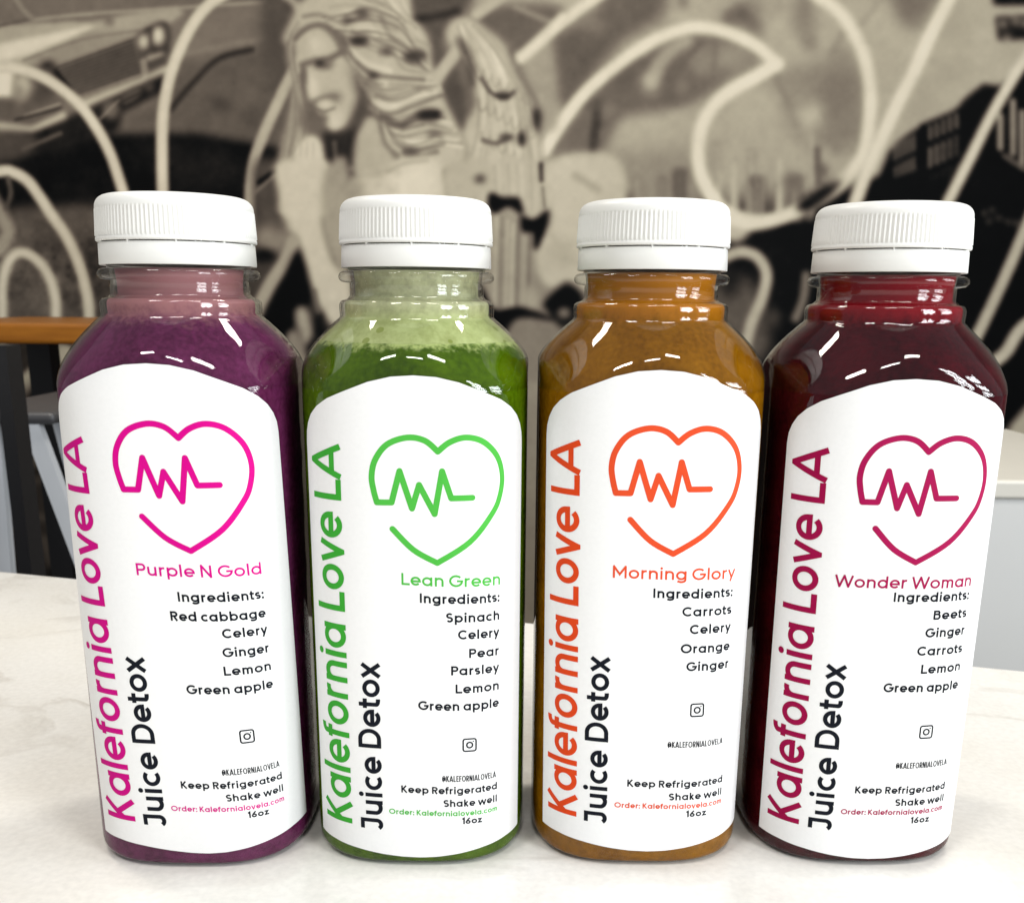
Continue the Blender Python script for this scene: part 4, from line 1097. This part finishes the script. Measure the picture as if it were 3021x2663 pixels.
def label_mesh(uc, vtop, shear, du=0):
    half = [(0, 0), (6, -.4), (12, -1.8), (19, -4.5), (24, -6.5), (28, -8.8), (31, -11.2), (33, -13.7), (34.2, -16.2), (34.6, -19)]
    low = lambda u: np.interp(abs(u), [0, 5, 11, 19, 27, 34.6], [0, .2, .9, 2.1, 3.0, 3.3])
    hu = np.array([a for a, b in half]); hv = np.array([b for a, b in half])
    vs, fs_ = [], []
    cols = np.unique(np.concatenate([np.linspace(-34.6, 34.6, 91), hu, -hu]))
    rows = 64
    for u in cols:
        top = vtop[0] + np.interp(abs(u), hu, hv); vb = vtop[1] + low(u)
        for k_ in range(rows + 1):
            v = vb + (top - vb) * k_ / rows
            vs.append(surf(u + uc + du + shear * (v - 70), v, .00016))
    nrow = rows + 1
    for i in range(len(cols) - 1):
        for k_ in range(rows):
            fs_.append((i * nrow + k_, (i + 1) * nrow + k_, (i + 1) * nrow + k_ + 1, i * nrow + k_ + 1))
    return vs, fs_

def ink_obj(name, ink, mat, parent, shear, skew, u_ref=0):
    vs, fs_ = [], []
    for p, z in ink.polys:
        b0 = len(vs)
        for u, v in p:
            v2 = v + skew * (u - u_ref); u2 = u + INK_DU + shear * (v - 70)
            vs.append(surf(u2, v2, .00016 + .00004 + z * .000008))
        fs_.append(tuple(range(b0, len(vs))))
    # keep every face turned outwards
    out = []
    for f in fs_:
        a, b_, c = (Vector(vs[f[0]]), Vector(vs[f[1]]), Vector(vs[f[2]]))
        n = (b_ - a).cross(c - a)
        out.append(f if n.x * a.x + n.y * a.y > 0 else tuple(reversed(f)))
    o = mesh_obj(name, vs, out, mat, parent, False)
    return o

HEART = [(-9.0, 110.7), (-9.8, 113.9), (-10.25, 117.8), (-9.2, 122.2), (-5.9, 126.4), (-.5, 128.3), (4.2, 127.5), (7.6, 124.6)]
HEART2 = [(7.6, 124.6), (10.8, 127.1), (15.2, 128.3), (20.1, 126.9), (24.4, 122.5), (26.0, 116.8), (25.0, 111.2), (22.6, 106.9), (16.2, 99.6), (7.2, 93.9)]
TAIL = [(7.2, 93.9), (.7, 97.6), (-4.9, 103.4)]
ECG = [(-9.0, 110.7), (-5.0, 110.7), (-2.7, 119.3), (.5, 109.1), (2.5, 115.6), (6.6, 107.6), (8.7, 119.3), (11.1, 111.9), (16.9, 111.9)]

def draw_heart(du, dv, su=1.0):
    k_ = Ink(); w = 1.62
    def disc(c):
        k_.fill([(c[0] + w / 2 * math.cos(t), c[1] + w / 2 * math.sin(t)) for t in np.linspace(0, 2 * np.pi, 18, endpoint=False)])
    mp = lambda P: [(8.4 + (a - 8.4) * su + du, b + dv) for a, b in P]
    a = mp(smooth_path(HEART, n=6)); b = mp(smooth_path(HEART2, n=6)); c = mp(smooth_path(TAIL, n=6)); e = mp(ECG)
    for P in (a, b, c): k_.ribbon(P, w)
    for i in range(len(e) - 1): k_.ribbon(e[i:i + 2], w)
    for q_ in e + [b[0], b[-1], c[-1]]: disc(q_)
    return k_

def draw_icon(cu, cv):
    k_ = Ink(); w = .46; s_ = 1.9; r_ = .62
    P = []
    for qx, qy, a0 in ((1, 1, 0), (-1, 1, 90), (-1, -1, 180), (1, -1, 270)):
        P += arc(cu + qx * (s_ - r_), cv + qy * (s_ - r_), r_, r_, a0, a0 + 90, 6)
    k_.ribbon(P, w, True); k_.ribbon(arc(cu, cv, .85, .85, 0, 360)[:-1], w, True)
    k_.fill(arc(cu + 1.08, cv + 1.08, .22, .22, 0, 360, 10)[:-1])
    return k_

BOTTLES = [
    dict(du=-.3, pos=(-.09526, .29361), label='bottle of purple juice with magenta lettering on its white label', uc=4.0, shear=-.049, skew=-.03, vtop=(147.2, 5.5),
         brand=(-16.7, 15.2, 127.4), jd=(-7.3, 13.6, 66.5), heart=(2.4, 3.3, .985),
         name=('Purple N Gold', -6.0, 27.9, 89.8), lines=[('Ingredients:', 4.4, 82.5), ('Red cabbage', 1.7, 76.9), ('Celery', 15.1, 71.9), ('Ginger', 14.6, 66.3), ('Lemon', 14.3, 60.8), ('Green apple', 3.5, 55.3)],
         right=27.8, icon=(18.6, 41.8), handle=(10.5, 27.2, 30.1), keep=(-1.7, 27.8, 26.0), shake=(10.7, 27.8, 21.9), order=(-5.4, 27.8, 18.8), vol=(16.3, 22.4, 16.0),
         ink=lin(196, 1, 126), ink2=lin(204, 1, 132), dark=lin(70, 20, 52), light=lin(104, 40, 82), top=(.1555, .1625, lin(160, 110, 114))),
    dict(du=.4, pos=(-.02818, .29594), label='bottle of green juice with pale foam above and green lettering', uc=1.3, shear=0, skew=-.045, vtop=(144.6, 3.5),
         brand=(-19.1, 13.2, 125.8), jd=(-9.5, 11.6, 64.5), heart=(0, 0, 1.0),
         name=('Lean Green', -2.8, 25.5, 87.0), lines=[('Ingredients:', 2.2, 81.9), ('Spinach', 9.4, 76.5), ('Celery', 12.7, 71.5), ('Pear', 15.8, 65.9), ('Parsley', 10.7, 60.8), ('Lemon', 11.9, 55.3), ('Green apple', 1.3, 50.0)],
         right=25.3, icon=(16.0, 39.2), handle=(8.0, 24.3, 27.7), keep=(-4.0, 24.8, 23.9), shake=(8.3, 24.8, 19.8), order=(-7.7, 24.9, 17.0), vol=(13.8, 19.8, 14.1),
         ink=lin(56, 160, 50), ink2=lin(76, 178, 68), dark=lin(50, 74, 2), light=lin(80, 108, 8), top=(.1502, .1532, lin(174, 188, 118))),
    dict(pos=(.03923, .29717), label='bottle of orange brown juice with orange lettering on its label', uc=.6, shear=-.017, skew=-.022, vtop=(146.5, 5.5),
         brand=(-20.6, 15.3, 127.2), jd=(-11.5, 13.6, 66.4), heart=(-1.8, 2.9, .99),
         name=('Morning Glory', -11.1, 24.5, 89.4), lines=[('Ingredients:', .2, 83.9), ('Carrots', 8.45, 78.7), ('Celery', 10.8, 73.5), ('Orange', 8.4, 67.8), ('Ginger', 10.2, 62.4)],
         right=23.9, icon=(14.0, 50.4), handle=(5.7, 23.0, 38.8), keep=(-5.8, 23.9, 26.2), shake=(6.5, 23.8, 22.1), order=(-9.4, 23.9, 19.4), vol=(12.0, 18.4, 16.5),
         ink=lin(214, 68, 24), ink2=lin(216, 76, 40), dark=lin(108, 67, 2), light=lin(142, 94, 12), top=(.157, .162, lin(168, 106, 26))),
    dict(pos=(.10748, .29852), label='bottle of dark red beet juice with crimson lettering on its label', uc=-.6, shear=-.008, skew=0.0, vtop=(144.7, 2.9),
         brand=(-21.5, 12.4, 125.5), jd=(-12.1, 11.2, 64.2), heart=(-2.9, .8, .99),
         name=('Wonder Woman', -17.2, 22.5, 87.2), lines=[('Ingredients:', -.8, 83.3), ('Beets', 11.0, 78.0), ('Ginger', 9.2, 72.8), ('Carrots', 7.4, 67.4), ('Lemon', 9.1, 61.9), ('Green apple', -1.1, 56.3)],
         right=22.3, icon=(12.9, 43.8), handle=(4.9, 21.5, 32.4), keep=(-6.4, 22.0, 24.4), shake=(5.8, 22.1, 20.4), order=(-9.9, 22.1, 17.5), vol=(11.2, 17.3, 14.5),
         ink=lin(150, 4, 66), ink2=lin(158, 14, 76), dark=lin(40, 3, 9), light=lin(72, 9, 20), top=(.157, .162, lin(122, 18, 28))),
]

for bi, B_ in enumerate(BOTTLES):
    root = empty('juice_bottle', (*B_['pos'], 0), B_['label'], 'bottle', 'juice bottles in a row on the counter')
    mesh_obj('bottle_body', shell_v, shell_f, PLASTIC, root)
    jm = juice_mat('juice', B_['dark'], B_['light'], B_['top'])
    if bi == 1:
        v, f = juice_mesh(.1530); mesh_obj('juice', v, f, jm, root)
        zt = max(z for _, _, z in v)
        v, f, n = lathe(rings(.00124, zlow=zt - .0002, neck=.0003, zhigh=.1740))
        mesh_obj('foam', v, f, foam_mat('green_foam', lin(176, 187, 126), lin(152, 162, 100), (.1580, .1640, .62)), root)
    else:
        v, f = juice_mesh(.1740, *((.0014, .0006) if bi == 0 else (.0009, .0001))); mesh_obj('juice', v, f, jm, root)
    cap = mesh_obj('screw_cap', capv, capf, CAPM, root)
    cap.data.polygons.foreach_set('use_smooth', [True] * len(cap.data.polygons))
    mesh_obj('tamper_band', bandv, bandf, CAPM, cap)
    cap.rotation_euler.z = (.1, .47, .93, 1.4)[bi]
    lv, lf = label_mesh(B_['uc'], B_['vtop'], B_['shear'], B_.get('du', 0))
    INK_DU = B_.get('du', 0)
    lab = mesh_obj('paper_label', lv, lf, PAPER, root)
    sh, sk = B_['shear'], B_['skew']
    INK = simple('coloured_ink', B_['ink'], .6, .10, noise=.06, scale=300)
    INK2 = simple('bright_ink', B_['ink2'], .6, .10, noise=.06, scale=300)
    k_ = Ink(); bu, v0, v1 = B_['brand']; k_.text('Kalefornia Love LA', v0, v1, bu, 10.4, .16, True); ink_obj('brand_lettering', k_, INK, lab, sh, 0)
    k_ = Ink(); bu, v0, v1 = B_['jd']; k_.text('Juice Detox', v0, v1, bu, 6.8, .18, True); ink_obj('subtitle_lettering', k_, BLACK, lab, sh, 0)
    ink_obj('heart_logo', draw_heart(*B_['heart']), INK2, lab, sh, 0)
    nm, a, b, v = B_['name']; k_ = Ink(); k_.text(nm, a, b, v, 3.4, .165); ink_obj('flavour_lettering', k_, INK2, lab, sh, sk, (a + b) / 2)
    k_ = Ink(); rt = B_['right']
    for tx, a, v in B_['lines']: k_.text(tx, a, rt, v, 2.75, .20)
    ink_obj('ingredient_list', k_, BLACK, lab, sh, sk, rt - 10)
    ink_obj('camera_icon', draw_icon(*B_['icon']), BLACK, lab, sh, sk, B_['icon'][0])
    a, b, v = B_['handle']; k_ = Ink(); k_.text('@KALEFORNIALOVELA', a, b, v, 1.9, .14, track=.16); ink_obj('handle_lettering', k_, BLACK, lab, sh, sk, (a + b) / 2)
    k_ = Ink(); a, b, v = B_['keep']; k_.text('Keep Refrigerated', a, b, v, 2.25, .20)
    a, b, v = B_['shake']; k_.text('Shake well', a, b, v, 2.25, .20)
    a, b, v = B_['vol']; k_.text('16oz', a, b, v, 2.0, .22)
    ink_obj('storage_lettering', k_, BLACK, lab, sh, sk, rt - 12)
    a, b, v = B_['order']; k_ = Ink(); k_.text('Order: Kalefornialovela.com', a, b, v, 1.7, .19); ink_obj('order_lettering', k_, INK2, lab, sh, sk, (a + b) / 2)
